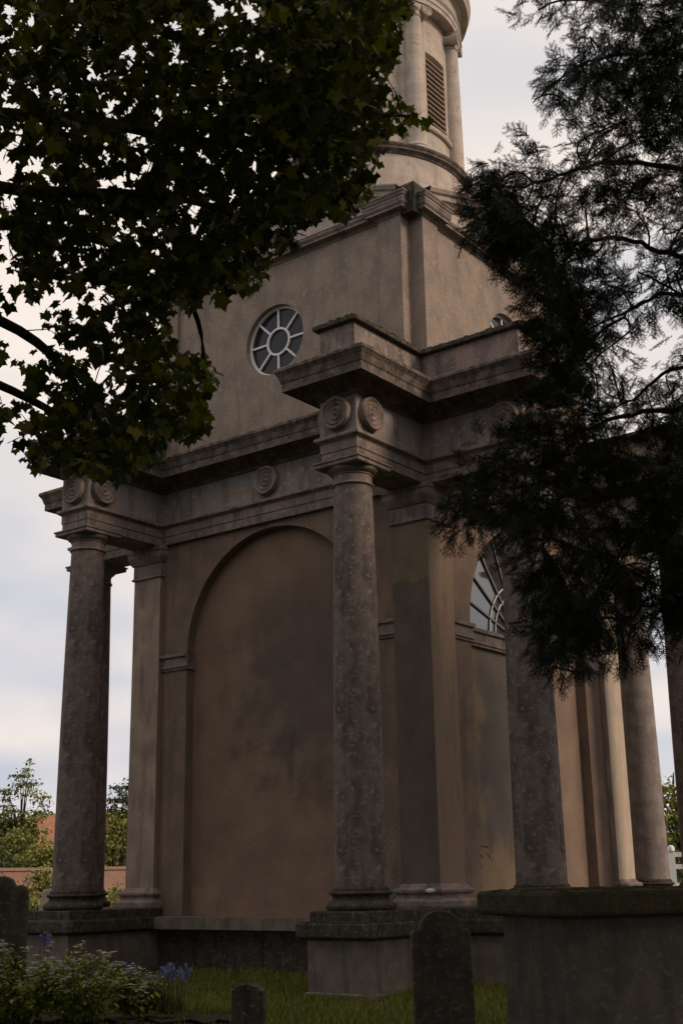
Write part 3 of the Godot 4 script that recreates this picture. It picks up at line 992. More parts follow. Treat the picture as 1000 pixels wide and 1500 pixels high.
func multi(called: String, mesh: Mesh, mat: Material, xf: Array, cols: Array, parent: Node) -> MultiMeshInstance3D:
	var mm := MultiMesh.new()
	mm.transform_format = MultiMesh.TRANSFORM_3D
	mm.use_colors = cols.size() > 0
	mm.mesh = mesh
	mm.instance_count = xf.size()
	for i in xf.size():
		mm.set_instance_transform(i, xf[i])
		if cols.size() > 0:
			mm.set_instance_color(i, cols[i])
	var o := MultiMeshInstance3D.new()
	o.name = called
	o.multimesh = mm
	o.material_override = mat
	parent.add_child(o, true)
	return o

func in_tower(x: float, z: float) -> bool:
	var ax := absf(x)
	var az := absf(z)
	if maxf(ax, az) < E + 0.18:
		return true
	return (maxf(ax, az) < O + 0.18 and absf(minf(ax, az) - A) < W + 0.18)

func grass() -> void:
	rng.seed = 77
	var xf := []
	var fl := Vector3(-sin(YAW), 0, -cos(YAW))
	var rt := Vector3(cos(YAW), 0, -sin(YAW))
	for i in 26000:
		var d := rng.randf_range(9.5, 19.0)
		var l := rng.randf_range(-0.30, 0.36) * d
		var p := CAM + fl * d + rt * l
		if in_tower(p.x, p.z):
			continue
		var q := px(Vector3(p.x, 0, p.z))
		# bare earth along the flower bed
		if q.x < 380 and q.y > 1478 and rng.randf() < 0.9:
			continue
		var s := rng.randf_range(0.6, 1.25)
		xf.append(Transform3D(Basis(Vector3.UP, rng.randf() * TAU).scaled(Vector3(s, s, s)), Vector3(p.x, ground_y(p.x, p.z) - 0.004, p.z)))
	var o := multi("grass", blade_tuft(9, 0.075, 0.0035, 0.05, 3, Color(0.115, 0.135, 0.024), Color(0.20, 0.20, 0.045)), M.grass, xf, [], self)
	tag(o, "short mown green grass round the tower and gravestones", "grass", "", "stuff")

func slab_stone(outline: Array, thick: float) -> SurfaceTool:
	# an upright stone: front and back outline with chamfered edge
	var st := mb()
	var inner := offset_poly(outline, -0.012)
	for sg in [1.0, -1.0]:
		var pv := PackedVector2Array(inner)
		var ix := Geometry2D.triangulate_polygon(pv)
		for t in range(0, ix.size(), 3):
			var q := [pv[ix[t]], pv[ix[t + 1]], pv[ix[t + 2]]]
			tri(st, Vector3(q[0].x, q[0].y, sg * thick / 2), Vector3(q[1].x, q[1].y, sg * thick / 2), Vector3(q[2].x, q[2].y, sg * thick / 2))
	var n := outline.size()
	for i in n:
		var j := (i + 1) % n
		var rings := []
		for q in [[inner, 0.5], [outline, 0.5 - 0.012 / thick], [outline, -0.5 + 0.012 / thick], [inner, -0.5]]:
			rings.append([Vector3(q[0][i].x, q[0][i].y, q[1] * thick), Vector3(q[0][j].x, q[0][j].y, q[1] * thick)])
		for k in 3:
			quad(st, rings[k][0], rings[k + 1][0], rings[k + 1][1], rings[k][1])
	return st

func arch_outline(w: float, h: float, shoulder: float, rise: float, wob := 0.0) -> Array:
	# w width, h total height, shoulder width each side, arch rise
	var pts := [Vector2(-w / 2, -0.25), Vector2(-w / 2, h - rise - 0.01)]
	if shoulder > 0.0:
		pts.append(Vector2(-w / 2 + 0.02, h - rise + 0.03))
		pts.append(Vector2(-w / 2 + shoulder, h - rise + 0.035))
	var ra := w / 2 - shoulder
	for i in 13:
		var t := PI - PI * i / 12.0
		pts.append(Vector2(ra * cos(t) * 0.985, h - rise + 0.045 + (rise - 0.045) * sin(t) + wob * sin(i * 2.3)))
	if shoulder > 0.0:
		pts.append(Vector2(w / 2 - shoulder, h - rise + 0.035))
		pts.append(Vector2(w / 2 - 0.02, h - rise + 0.03))
	pts.append(Vector2(w / 2, h - rise - 0.01))
	pts.append(Vector2(w / 2, -0.25))
	return pts

func ground_at(u: float, v: float) -> Vector3:
	var d := (at(u, v, 1.0) - CAM)
	return CAM + d * (-CAM.y / d.y)

func graves() -> void:
	# upright stone between the tower's pedestal and the tomb
	var p := at(648, 1400, 10.6)
	var n := thing("headstone", "dark upright headstone with a shouldered round top, beside the chest tomb", "headstone", Vector3(p.x, 0, p.z), YAW + 0.12)
	build(slab_stone(arch_outline(0.51, 1.02, 0.075, 0.19), 0.10), "slab", M.dark_stone, n, Transform3D(Basis(Vector3.RIGHT, -0.03) * Basis(Vector3.BACK, 0.012), Vector3.ZERO))
	var st := mb()
	box(st, Vector3(-0.32, -0.2, -0.12), Vector3(0.32, 0.03, 0.12))
	build(st, "base", M.dark_stone, n)
	p = ground_at(363, 1503)
	n = thing("footstone", "small low round-topped stone standing alone in the grass", "footstone", p, YAW - 0.35)
	build(slab_stone(arch_outline(0.31, 0.37, 0.0, 0.12, 0.004), 0.11), "slab", M.dark_stone, n, Transform3D(Basis(Vector3.BACK, -0.03), Vector3.ZERO))
	p = at(0, 1340, 12.9)
	n = thing("headstone", "dark scroll-topped headstone rising behind the flowering bed", "headstone", Vector3(p.x, 0, p.z), YAW + 0.1)
	var ol := [Vector2(-0.29, -0.25), Vector2(-0.29, 1.20), Vector2(-0.26, 1.24), Vector2(-0.20, 1.25), Vector2(-0.17, 1.29), Vector2(-0.13, 1.34), Vector2(-0.06, 1.37), Vector2(0.0, 1.375), Vector2(0.06, 1.37), Vector2(0.12, 1.34), Vector2(0.15, 1.285), Vector2(0.165, 1.275), Vector2(0.20, 1.285), Vector2(0.245, 1.27), Vector2(0.275, 1.23), Vector2(0.285, 1.17), Vector2(0.27, 1.12), Vector2(0.285, 1.08), Vector2(0.285, -0.25)]
	ol.reverse()
	build(slab_stone(ol, 0.11), "slab", M.dark_stone, n)
	p = at(66, 1320, 25.0)
	n = thing("headstone", "pale leaning headstone behind the tower's far column", "headstone", Vector3(p.x, 0, p.z), YAW - 0.2)
	build(slab_stone(arch_outline(0.52, 1.22, 0.0, 0.22), 0.1), "slab", M.pale_stone, n, Transform3D(Basis(Vector3.BACK, -0.2), Vector3.ZERO))
	# chest tomb
	var c := at(828, 1345, 6.6)
	n = thing("chest_tomb", "large grey chest tomb with a heavy mossy stone slab on top", "tomb", Vector3(c.x, 0, c.z), YAW + 0.33)
	var topy := c.y
	# local: +x to the right along the long face, -z away; the near corner of the chest is the origin
	st = mb()
	var lw := 1.75
	var dp := 0.76
	box(st, Vector3(0.0, -0.3, -dp), Vector3(lw, topy, 0.0))
	build(st, "chest", M.tomb, n)
	st = mb()
	sweep(st, [Vector2(0, -dp), Vector2(0, 0), Vector2(lw, 0), Vector2(lw, -dp)], [Vector2(0.02, topy - 0.002), Vector2(0.085, topy + 0.002), Vector2(0.105, topy + 0.015), Vector2(0.11, topy + 0.03), Vector2(0.11, topy + 0.115), Vector2(0.10, topy + 0.132), Vector2(0.05, topy + 0.14)])
	build(st, "slab", M.moss_stone, n)
	# moss cushions along the slab's edge
	rng.seed = 401
	var xf := []
	for i in 220:
		var e := rng.randf()
		var q := Vector3(rng.randf_range(-0.08, lw + 0.08), topy + 0.135, rng.randf_range(-dp - 0.05, 0.08))
		var s := rng.randf_range(0.5, 1.6)
		xf.append(Transform3D(Basis(Vector3.UP, rng.randf() * TAU).scaled(Vector3(s, s * rng.randf_range(0.3, 0.7), s)), q))
	st = mb()
	lathe(st, [Vector2(0.03, -0.01), Vector2(0.028, 0.006), Vector2(0.018, 0.016), Vector2(0.0, 0.02)], 8)
	var ms := multi("moss", fin(st), M.moss, xf, [], n)
	ms.set_meta("kind", "stuff")

# ================================================================= trees
func in_poly(p: Vector2, poly: PackedVector2Array) -> bool:
	return Geometry2D.is_point_in_polygon(p, poly)

func maple_leaf(sd: int) -> ArrayMesh:
	# five pointed lobes about a stalk, 1 unit wide
	var r := RandomNumberGenerator.new()
	r.seed = sd
	var tips := [[-2.25, 0.36], [-1.12, 0.52], [0.0, 0.60], [1.12, 0.52], [2.25, 0.36]]
	var out := []
	for i in 5:
		var a: float = tips[i][0]
		var l: float = tips[i][1] * r.randf_range(0.9, 1.08)
		if i > 0:
			var am: float = (tips[i - 1][0] + a) / 2
			out.append([am, 0.335])
		out.append([a - 0.34, l * 0.70])
		out.append([a - 0.18, l * 0.76])
		out.append([a, l])
		out.append([a + 0.18, l * 0.76])
		out.append([a + 0.34, l * 0.70])
	var pts := [Vector3(0, 0, -0.02)]
	for q in out:
		var x: float = sin(q[0]) * q[1]
		var y: float = cos(q[0]) * q[1] + 0.05
		pts.append(Vector3(x, -0.25 * x * x - 0.30 * y * maxf(y, 0.0) + 0.12 * absf(x), y))
	var st := SurfaceTool.new()
	st.begin(Mesh.PRIMITIVE_TRIANGLES)
	st.set_smooth_group(1)
	var mid := Vector3(0, 0, 0.05)
	for i in pts.size():
		st.set_color(Color.WHITE)
		tri(st, mid, pts[i], pts[(i + 1) % pts.size()])
	# stalk
	tri(st, Vector3(-0.012, 0, 0), Vector3(0.012, 0, 0), Vector3(0, 0.05, -0.45))
	st.generate_normals()
	return st.commit()

func leaf_basis(size: float) -> Basis:
	# blades hang outward and down
	var yaw := rng.randf() * TAU
	var tilt := rng.randf_range(0.25, 1.35)
	var b := Basis(Vector3.UP, yaw) * Basis(Vector3.RIGHT, tilt) * Basis(Vector3.BACK, rng.randf_range(-0.6, 0.6))
	return b.scaled(Vector3.ONE * size)

func maple_tree() -> void:
	rng.seed = 1234
	var base := at(-1000, 1290, 8.2)
	base.y = 0.0
	var tree := thing("maple_tree", "broad dark maple with palmate leaves overhanging the tower's left corner", "tree", base)
	# outline of the crown as seen, continued out of the picture
	var poly := PackedVector2Array([Vector2(598, -60), Vector2(606, 20), Vector2(572, 62), Vector2(582, 84), Vector2(560, 118), Vector2(592, 148), Vector2(632, 178), Vector2(600, 196), Vector2(562, 200), Vector2(556, 246), Vector2(543, 290), Vector2(505, 322), Vector2(470, 314), Vector2(446, 332), Vector2(436, 364), Vector2(398, 374), Vector2(384, 410), Vector2(372, 430), Vector2(342, 418), Vector2(318, 446), Vector2(290, 432), Vector2(292, 468), Vector2(262, 450), Vector2(246, 484), Vector2(262, 520), Vector2(300, 506), Vector2(320, 540), Vector2(306, 590), Vector2(308, 646), Vector2(268, 650), Vector2(250, 632), Vector2(232, 680), Vector2(196, 694), Vector2(160, 712), Vector2(132, 694), Vector2(96, 700), Vector2(78, 676), Vector2(48, 694), Vector2(22, 660), Vector2(-20, 642), Vector2(-300, 700), Vector2(-700, 760), Vector2(-1500, 740), Vector2(-2000, 300), Vector2(-2000, -500), Vector2(-1500, -1100), Vector2(-700, -1400), Vector2(0, -1200), Vector2(450, -700)])
	# gaps where the sky shows: x, y, radius, share of leaves lost
	var gaps := [[25, 470, 42, 0.93], [45, 505, 34, 0.9], [10, 560, 34, 0.9], [75, 445, 24, 0.8], [5, 245, 26, 0.93], [12, 148, 16, 0.8], [48, 238, 18, 0.8], [22, 640, 30, 0.75], [5, 400, 24, 0.95], [5, 360, 18, 0.9], [285, 305, 16, 0.9], [290, 330, 12, 0.85], [320, 8, 20, 0.9], [370, 12, 20, 0.9], [225, 40, 12, 0.9], [250, 38, 14, 0.9], [190, 72, 11, 0.85], [135, 110, 16, 0.85], [158, 155, 13, 0.85], [150, 268, 15, 0.85], [190, 262, 17, 0.85], [70, 250, 13, 0.8], [105, 280, 14, 0.8], [178, 325, 12, 0.8], [230, 345, 13, 0.8], [252, 358, 10, 0.8], [135, 350, 11, 0.8], [140, 430, 24, 0.75], [90, 440, 18, 0.75], [175, 505, 14, 0.9], [112, 520, 17, 0.85], [145, 545, 19, 0.9], [158, 575, 14, 0.85], [85, 560, 11, 0.75], [95, 635, 11, 0.85], [60, 590, 16, 0.75], [40, 600, 16, 0.75], [375, 245, 10, 0.85], [268, 215, 9, 0.7], [320, 125, 8, 0.7], [195, 195, 9, 0.7], [10, 290, 14, 0.8], [55, 50, 9, 0.7], [20, 60, 8, 0.7], [272, 478, 26, 0.8], [285, 560, 14, 0.6], [528, 180, 10, 0.6], [545, 110, 14, 0.5], [520, 60, 12, 0.5]]
	# many more small chinks, most of them in the thinner left half
	for i in 150:
		var gu := pow(rng.randf(), 1.5) * 430.0
		gaps.append([gu, rng.randf_range(0.0, 640.0), rng.randf_range(5.0, 11.0), 0.88])
	# boughs
	var tb := base
	var boughs := []
	for q in [[5.6, [[-300, 200, 8.0], [60, 170, 7.6], [330, 210, 7.4], [510, 170, 7.4], [600, 170, 7.5]]], [6.4, [[-300, -20, 8.6], [60, 10, 8.6], [320, 60, 8.8], [540, 40, 9.0]]], [5.0, [[-300, 400, 7.8], [0, 470, 7.4], [125, 590, 7.2], [70, 670, 7.2]]], [5.0, [[-300, 340, 8.4], [20, 330, 8.4], [220, 380, 8.5], [290, 470, 8.6], [300, 610, 8.7]]], [5.3, [[-300, 260, 7.0], [40, 280, 6.8], [260, 290, 6.7], [410, 345, 6.8]]], [4.9, [[-250, 480, 8.8], [-10, 560, 8.8], [150, 640, 9.0], [230, 650, 9.1]]], [7.2, [[-400, -300, 8.5], [0, -250, 9.0], [350, -220, 9.5]]], [7.6, [[-700, -500, 9.5], [-300, -600, 11.0]]], [7.0, [[-1300, -100, 9.5], [-1600, -200, 11.0]]], [6.5, [[-1200, 0, 6.5], [-1500, 0, 5.0]]], [6.8, [[-900, -300, 6.0], [-700, -500, 4.5]]]]:
		var pts := [tb + Vector3(0, q[0] - 1.4, 0), tb + Vector3(0, q[0] - 0.6, 0) + (at(q[1][0][0], q[1][0][1], q[1][0][2]) - tb) * Vector3(0.12, 0.0, 0.12)]
		for w in q[1]:
			pts.append(at(w[0], w[1], w[2]))
		var path := smooth_path(pts, 7)
		var rad := []
		for i in path.size():
			rad.append(lerpf(0.09, 0.008, pow(float(i) / (path.size() - 1), 0.7)))
		boughs.append(path)
		var st := mb()
		tube(st, path, rad, 7)
		build(st, "bough", M.bark, tree, Transform3D(Basis.IDENTITY, -base))
	var st := mb()
	tube(st, smooth_path([Vector3(0, -0.3, 0), Vector3(0.02, 0.6, 0), Vector3(0.05, 2.5, 0.03), Vector3(0, 5.0, 0), Vector3(-0.1, 7.0, 0.1), Vector3(0, 9.0, 0)], 5), range(26).map(func(i): return lerpf(0.36, 0.06, i / 25.0) + (0.12 if i < 2 else 0.0)), 14)
	build(st, "trunk", M.bark, tree)
	# clumps of leaves on twigs off the boughs
	var xf := []
	var cl := []
	var near := []
	var tw := mb()
	var nodes := []
	for b in boughs:
		for i in range(8, b.size()):
			nodes.append(b[i])
	var made := 0
	for i in 14000:
		if made > 2550:
			break
		var inside := rng.randf() < 0.55
		var u := rng.randf_range(-60, 640) if inside else rng.randf_range(-1900, 560)
		var v := rng.randf_range(-60, 720) if inside else rng.randf_range(-1300, 740)
		if not in_poly(Vector2(u, v), poly):
			continue
		var far := u < -60 or v < -60
		var d := rng.randf_range(6.3, 9.6) if not far else rng.randf_range(4.5, 12.0)
		var skip := false
		for g in gaps:
			if Vector2(u - g[0], v - g[1]).length() < g[2] and rng.randf() < g[3]:
				skip = true
				break
		if skip:
			continue
		made += 1
		var c := at(u, v, d)
		# twig back to the nearest bough
		var best: Vector3 = nodes[0]
		var bd := 1e9
		for k in 26:
			var q: Vector3 = nodes[rng.randi() % nodes.size()]
			if q.distance_squared_to(c) < bd:
				bd = q.distance_squared_to(c)
				best = q
		if sqrt(bd) < 0.45:
			var m := best.lerp(c, 0.55) + Vector3(0, 0.10 * sqrt(bd), 0)
			tube(tw, [best, m, c], [0.004, 0.003, 0.0015], 4)
		var cnt := 14 if not far else 12
		for k in cnt:
			var o := Vector3(rng.randfn(), rng.randfn() * 0.7, rng.randfn()) * (0.14 if not far else 0.30)
			var p := c + o
			var q := px(p)
			if far and q.x > -60 and q.y > -60:
				continue
			var size := rng.randf_range(0.06, 0.122) * (1.0 if not far else 2.0)
			if q.x > -60 and q.y > -60:
				if not in_poly(q, poly):
					continue
				var lost := false
				for g in gaps:
					if Vector2(q.x - g[0], q.y - g[1]).length() < g[2] * 0.9 and rng.randf() < g[3]:
						lost = true
						break
				if lost:
					continue
			var tone := rng.randf()
			var col := Color(0.03, 0.036, 0.009).lerp(Color(0.17, 0.165, 0.026), tone * tone * tone)
			var tfm := Transform3D(leaf_basis(size), p - base)
			# those at the rim can be told apart
			var rim := false
			if near.size() < 300 and q.x > 0 and q.y > 0 and q.x < 640 and q.y < 710:
				for s in [Vector2(26, 0), Vector2(0, 30), Vector2(20, 20)]:
					if not in_poly(q + s, poly):
						rim = true
			if rim:
				near.append([tfm, col])
			else:
				xf.append(tfm)
				cl.append(col)
	build(tw, "twigs", M.bark, tree, Transform3D(Basis.IDENTITY, -base))
	var leaf := maple_leaf(3)
	var mm := multi("crown", leaf, M.maple, xf, cl, tree)
	mm.set_meta("kind", "stuff")
	var tones := []
	for k in 4:
		var m: StandardMaterial3D = M.maple.duplicate()
		m.albedo_color = lin(Color(0.03, 0.036, 0.009).lerp(Color(0.17, 0.165, 0.026), k / 3.0))
		tones.append(m)
	var kinds := [maple_leaf(3), maple_leaf(7), maple_leaf(11)]
	for i in near.size():
		put(kinds[i % 3], "leaf", tones[(i * 7) % 4], tree, near[i][0])
	print("maple leaves ", xf.size(), " rim ", near.size())

func yew_spray(sd: int) -> ArrayMesh:
	# a twig with short side shoots set with needles, about 1 unit long along +z
	var r := RandomNumberGenerator.new()
	r.seed = sd
	var st := SurfaceTool.new()
	st.begin(Mesh.PRIMITIVE_TRIANGLES)
	st.set_color(Color.WHITE)
	var shoots := [[Vector3.ZERO, Vector3(0, 0, 1), 1.0]]
	for i in 6:
		var t := 0.15 + i * 0.12
		var sg := 1.0 if i % 2 == 0 else -1.0
		shoots.append([Vector3(0, -0.12 * t * t, t), Vector3(sg * 0.75, r.randf_range(-0.3, 0.25), 0.75).normalized(), 0.5 - 0.03 * i])
	for s in shoots:
		var o: Vector3 = s[0]
		var d: Vector3 = s[1]
		var l: float = s[2]
		var side := d.cross(Vector3.UP).normalized()
		var up := side.cross(d)
		var w := 0.010
		tri(st, o - side * w, o + side * w, o + d * l + Vector3(0, -0.12 * l, 0))
		tri(st, o - up * w, o + up * w, o + d * l + Vector3(0, -0.12 * l, 0))
		var n := int(l * 22)
		for i in n:
			var t := (i + 0.5) / n * l
			var p := o + d * t + Vector3(0, -0.12 * t * t / l, 0)
			for sg in [-1.0, 1.0]:
				var a := r.randf_range(-0.9, 0.9)
				var nd: Vector3 = (d * 0.75 + (side * cos(a) * sg + up * sin(a))).normalized()
				var nl := r.randf_range(0.10, 0.16)
				var nw: Vector3 = nd.cross(d).cross(nd).normalized() * 0.013
				tri(st, p - nw, p + nw, p + nd * nl)
	st.generate_normals()
	return st.commit()

func yew_tree() -> void:
	rng.seed = 4321
	var base := at(1560, 1290, 8.4)
	base.y = 0.0
	var tree := thing("yew_tree", "dark yew with fine drooping needled sprays hanging over the tower's right side", "tree", base)
	# how thickly needles cover each 50 pixel square from (600, 0), 0 to 9
	var dens := [[0, 0, 2, 4, 4, 8, 7, 7, 7], [0, 0, 0, 0, 3, 8, 7, 7, 7], [0, 0, 0, 3, 6, 7, 8, 7, 7], [0, 0, 0, 3, 5, 6, 8, 6, 6], [0, 0, 4, 6, 4, 8, 7, 5, 5], [0, 4, 8, 7, 5, 6, 8, 4, 6], [0, 4, 8, 9, 5, 7, 5, 5, 7], [0, 1, 4, 9, 7, 6, 4, 6, 7], [0, 0, 1, 8, 9, 7, 4, 5, 6], [0, 0, 0, 6, 9, 7, 4, 4, 5], [0, 0, 0, 4, 9, 6, 3, 2, 3], [0, 0, 1, 5, 9, 6, 2, 3, 4], [0, 1, 3, 6, 7, 7, 6, 6, 7], [1, 4, 6, 6, 6, 6, 7, 7, 7], [2, 6, 6, 7, 5, 6, 7, 7, 8], [2, 6, 4, 6, 7, 7, 7, 7, 8], [0, 2, 2, 5, 7, 7, 7, 7, 8], [0, 0, 0, 4, 8, 7, 6, 6, 7], [0, 0, 0, 3, 8, 7, 6, 3, 5], [0, 0, 0, 1, 7, 5, 4, 1, 3], [0, 0, 0, 0, 1, 1, 0, 0, 0]]
	var poly := PackedVector2Array([Vector2(735, -80), Vector2(738, 8), Vector2(764, 30), Vector2(800, 26), Vector2(836, 42), Vector2(822, 82), Vector2(790, 104), Vector2(772, 128), Vector2(766, 152), Vector2(778, 186), Vector2(764, 206), Vector2(728, 212), Vector2(712, 228), Vector2(688, 248), Vector2(676, 274), Vector2(672, 306), Vector2(682, 345), Vector2(716, 372), Vector2(742, 396), Vector2(760, 410), Vector2(748, 452), Vector2(772, 492), Vector2(786, 560), Vector2(770, 610), Vector2(700, 640), Vector2(652, 690), Vector2(644, 774), Vector2(690, 815), Vector2(738, 818), Vector2(768, 870), Vector2(776, 960), Vector2(812, 996), Vector2(834, 1010), Vector2(852, 976), Vector2(880, 962), Vector2(906, 998), Vector2(932, 972), Vector2(952, 946), Vector2(980, 900), Vector2(1010, 960), Vector2(1300, 1060), Vector2(1900, 1000), Vector2(2300, 500), Vector2(2200, -500), Vector2(1700, -1300), Vector2(1150, -900), Vector2(820, -300)])
	var boughs := []
	for q in [[3.4, [[1250, 330, 8.0], [1000, 250, 7.7], [880, 240, 7.6], [780, 270, 7.5], [690, 270, 7.5]]], [3.0, [[1250, 480, 8.2], [1000, 430, 7.9], [900, 470, 7.8], [830, 530, 7.8]]], [2.7, [[1250, 640, 8.0], [1000, 600, 7.6], [860, 630, 7.4], [740, 700, 7.3], [660, 770, 7.2]]], [2.4, [[1250, 760, 8.4], [1000, 740, 8.2], [890, 840, 8.1], [835, 970, 8.0]]], [4.2, [[1250, 90, 8.2], [1000, 80, 8.0], [860, 90, 8.0], [780, 150, 8.0]]], [5.0, [[1250, -120, 8.4], [950, -60, 8.2], [790, 15, 8.2]]], [3.1, [[1250, 400, 7.4], [1020, 380, 7.0], [900, 350, 6.9], [800, 360, 6.8], [740, 330, 6.8]]], [2.6, [[1250, 700, 7.6], [1030, 690, 7.2], [960, 800, 7.0], [915, 960, 7.0]]], [2.9, [[1250, 540, 8.8], [1000, 540, 8.8], [920, 590, 8.8], [860, 600, 8.8]]], [3.8, [[1700, 100, 10.0], [1900, 0, 11.5]]], [3.2, [[1700, 300, 6.5], [1900, 300, 5.0]]], [4.6, [[1500, -300, 9.5], [1500, -600, 11.0]]]]:
		var pts := [base + Vector3(0, q[0] - 0.5, 0)]
		for w in q[1]:
			pts.append(at(w[0], w[1], w[2]))
		var path := smooth_path(pts, 8)
		var rad := []
		for i in path.size():
			path[i] += Vector3(rng.randfn(), rng.randfn(), rng.randfn()) * 0.006
			rad.append(lerpf(0.045, 0.004, pow(float(i) / (path.size() - 1), 0.4)))
		boughs.append(path)
		var st := mb()
		tube(st, path, rad, 7)
		build(st, "bough", M.bark, tree, Transform3D(Basis.IDENTITY, -base))
	var st := mb()
	tube(st, smooth_path([Vector3(0, -0.3, 0), Vector3(-0.02, 0.5, 0), Vector3(0.05, 2.0, 0.03), Vector3(0, 4.0, 0), Vector3(-0.1, 6.5, 0.1)], 6), range(25).map(func(i): return lerpf(0.40, 0.05, i / 24.0)), 14)
	build(st, "trunk", M.bark, tree)
	var nodes := []
	for b in boughs:
		for i in range(6, b.size()):
			nodes.append(b[i])
	var tw := mb()
	var xf := [[], [], []]
	var cl := [[], [], []]
	var made := 0
	for i in 16000:
		if made > 1250:
			break
		var inside := rng.randf() < 0.62
		var u := rng.randf_range(620, 1050) if inside else rng.randf_range(1000, 2200)
		var v := rng.randf_range(-50, 1020) if inside else rng.randf_range(-1100, 1000)
		if not in_poly(Vector2(u, v), poly):
			continue
		var far := u > 1050 or v < -50
		var prob := 0.8
		if not far:
			var ci := clampi(int((u - 600) / 50), 0, 8)
			var ri := clampi(int(v / 50), 0, 20)
			prob = pow(dens[ri][ci] / 9.0, 2.4) if dens[ri][ci] > 1 else 0.0
		if rng.randf() > prob:
			continue
		made += 1
		var d := rng.randf_range(6.6, 9.2) if not far else rng.randf_range(5.0, 11.5)
		var c := at(u, v, d)
		var best: Vector3 = nodes[0]
		var bd := 1e9
		for k in 22:
			var q: Vector3 = nodes[rng.randi() % nodes.size()]
			if q.distance_squared_to(c) < bd:
				bd = q.distance_squared_to(c)
				best = q
		if sqrt(bd) < 0.5:
			var w := Vector3(rng.randfn(), rng.randfn(), rng.randfn()) * 0.045
			var m1 := best.lerp(c, 0.35) + Vector3(0, 0.06, 0) + w
			var m2 := best.lerp(c, 0.7) + Vector3(0, 0.03, 0) - w * 0.7
			tube(tw, smooth_path([best, m1, m2, c], 3), [0.0075, 0.007, 0.0065, 0.006, 0.0055, 0.005, 0.0045, 0.004, 0.003, 0.002], 4)
		var dirn := (c - best).normalized()
		var cnt := 17 if not far else 14
		for k in cnt:
			var o := Vector3(rng.randfn(), rng.randfn() * 0.8, rng.randfn()) * (0.075 if not far else 0.25)
			var p := c + o
			var q := px(p)
			if q.x > 500 and q.x < 1050 and q.y > -60 and not in_poly(q, poly):
				continue
			var f := (dirn * 0.6 + o.normalized() * 0.7 + Vector3(0, -0.45, 0) + Vector3(rng.randfn(), rng.randfn(), rng.randfn()) * 0.35).normalized()
			var sdv := f.cross(Vector3.UP).normalized()
			var b := Basis(sdv, f.cross(sdv) * -1.0, f).rotated(f, rng.randfn() * 0.6)
			var size := rng.randf_range(0.09, 0.15) * (1.0 if not far else 1.9)
			var w := rng.randi() % 3
			xf[w].append(Transform3D(b.scaled(Vector3.ONE * size), p - base))
			cl[w].append(Color(0.016, 0.024, 0.014).lerp(Color(0.036, 0.044, 0.022), pow(rng.randf(), 2.0)))
	build(tw, "twigs", M.bark, tree, Transform3D(Basis.IDENTITY, -base))
	for w in 3:
		var mm := multi("crown", yew_spray(90 + w), M.needle, xf[w], cl[w], tree)
		mm.set_meta("kind", "stuff")
	print("yew sprays ", xf[0].size() * 3, " clumps ", made)

# a tree or bush further off: limbs and leaf-sized faces spread through lobes
func leaf_card() -> ArrayMesh:
	var st := SurfaceTool.new()
	st.begin(Mesh.PRIMITIVE_TRIANGLES)
	st.set_color(Color.WHITE)
	var p := [Vector3(0, 0, 0), Vector3(0.3, 0.05, 0.35), Vector3(0.22, 0.0, 0.75), Vector3(0, -0.06, 1), Vector3(-0.22, 0.0, 0.75), Vector3(-0.3, 0.05, 0.35)]
	for i in range(1, 5):
		tri(st, p[0], p[i], p[i + 1])
	st.generate_normals()
	return st.commit()

var card: ArrayMesh
func far_tree(called: String, label: String, category: String, where: Vector3, h: float, lobes: Array, n: int, leaf: float, c0: Color, c1: Color, trunk_r := 0.12, group := "", mat: Material = null) -> void:
	var t := thing(called, label, category, where, 0.0, group)
	var st := mb()
	var top: float = h * 0.75
	tube(st, smooth_path([Vector3(0, -0.2, 0), Vector3(0.03 * h, top * 0.4, 0.02), Vector3(-0.01 * h, top * 0.8, 0), Vector3(0, top, 0)], 4), range(13).map(func(i): return lerpf(trunk_r, trunk_r * 0.15, i / 12.0)), 8)
	for l in lobes:
		var c := Vector3(l[0], l[1], l[2])
		var s := Vector3(0, minf(top * 0.9, maxf(0.1, l[1] * 0.55)), 0)
		tube(st, [s, s.lerp(c, 0.5) + Vector3(0, 0.05 * h, 0), c], [trunk_r * 0.4, trunk_r * 0.25, trunk_r * 0.08], 5)
	build(st, "trunk", M.bark, t)
	var xf := []
	var cl := []
	var vol := 0.0
	for l in lobes:
		vol += pow(l[3], 2.2)
	for l in lobes:
		var cnt := int(n * pow(l[3], 2.2) / vol)
		for i in cnt:
			var d: Vector3 = Vector3(rng.randfn(), rng.randfn(), rng.randfn()).normalized() * pow(rng.randf(), 0.45) * l[3]
			d.y *= l[4] if l.size() > 4 else 0.8
			var clump: Vector3 = Vector3(sin(d.x * 9 / l[3]), sin(d.y * 8 / l[3] + 1), sin(d.z * 9 / l[3] + 2)) * l[3] * 0.13
			var p: Vector3 = Vector3(l[0], l[1], l[2]) + d + clump
			if p.y < 0.02:
				continue
			var b := Basis(Vector3.UP, rng.randf() * TAU) * Basis(Vector3.RIGHT, rng.randf_range(-0.4, 1.3)) * Basis(Vector3.BACK, rng.randf_range(-0.8, 0.8))
			xf.append(Transform3D(b.scaled(Vector3.ONE * leaf * rng.randf_range(0.7, 1.3)), p))
			cl.append(c0.lerp(c1, pow(rng.randf(), 1.5)))
	var mm := multi("crown", card, mat if mat else M.foliage, xf, cl, t)
	mm.set_meta("kind", "stuff")

func lobes_random(sd: int, n: int, rx: float, y0: float, y1: float, r0: float, r1: float) -> Array:
	var r := RandomNumberGenerator.new()
	r.seed = sd
	var out := []
	for i in n:
		var a := r.randf() * TAU
		var q := sqrt(r.randf()) * rx
		out.append([cos(a) * q, r.randf_range(y0, y1), sin(a) * q, r.randf_range(r0, r1)])
	return out

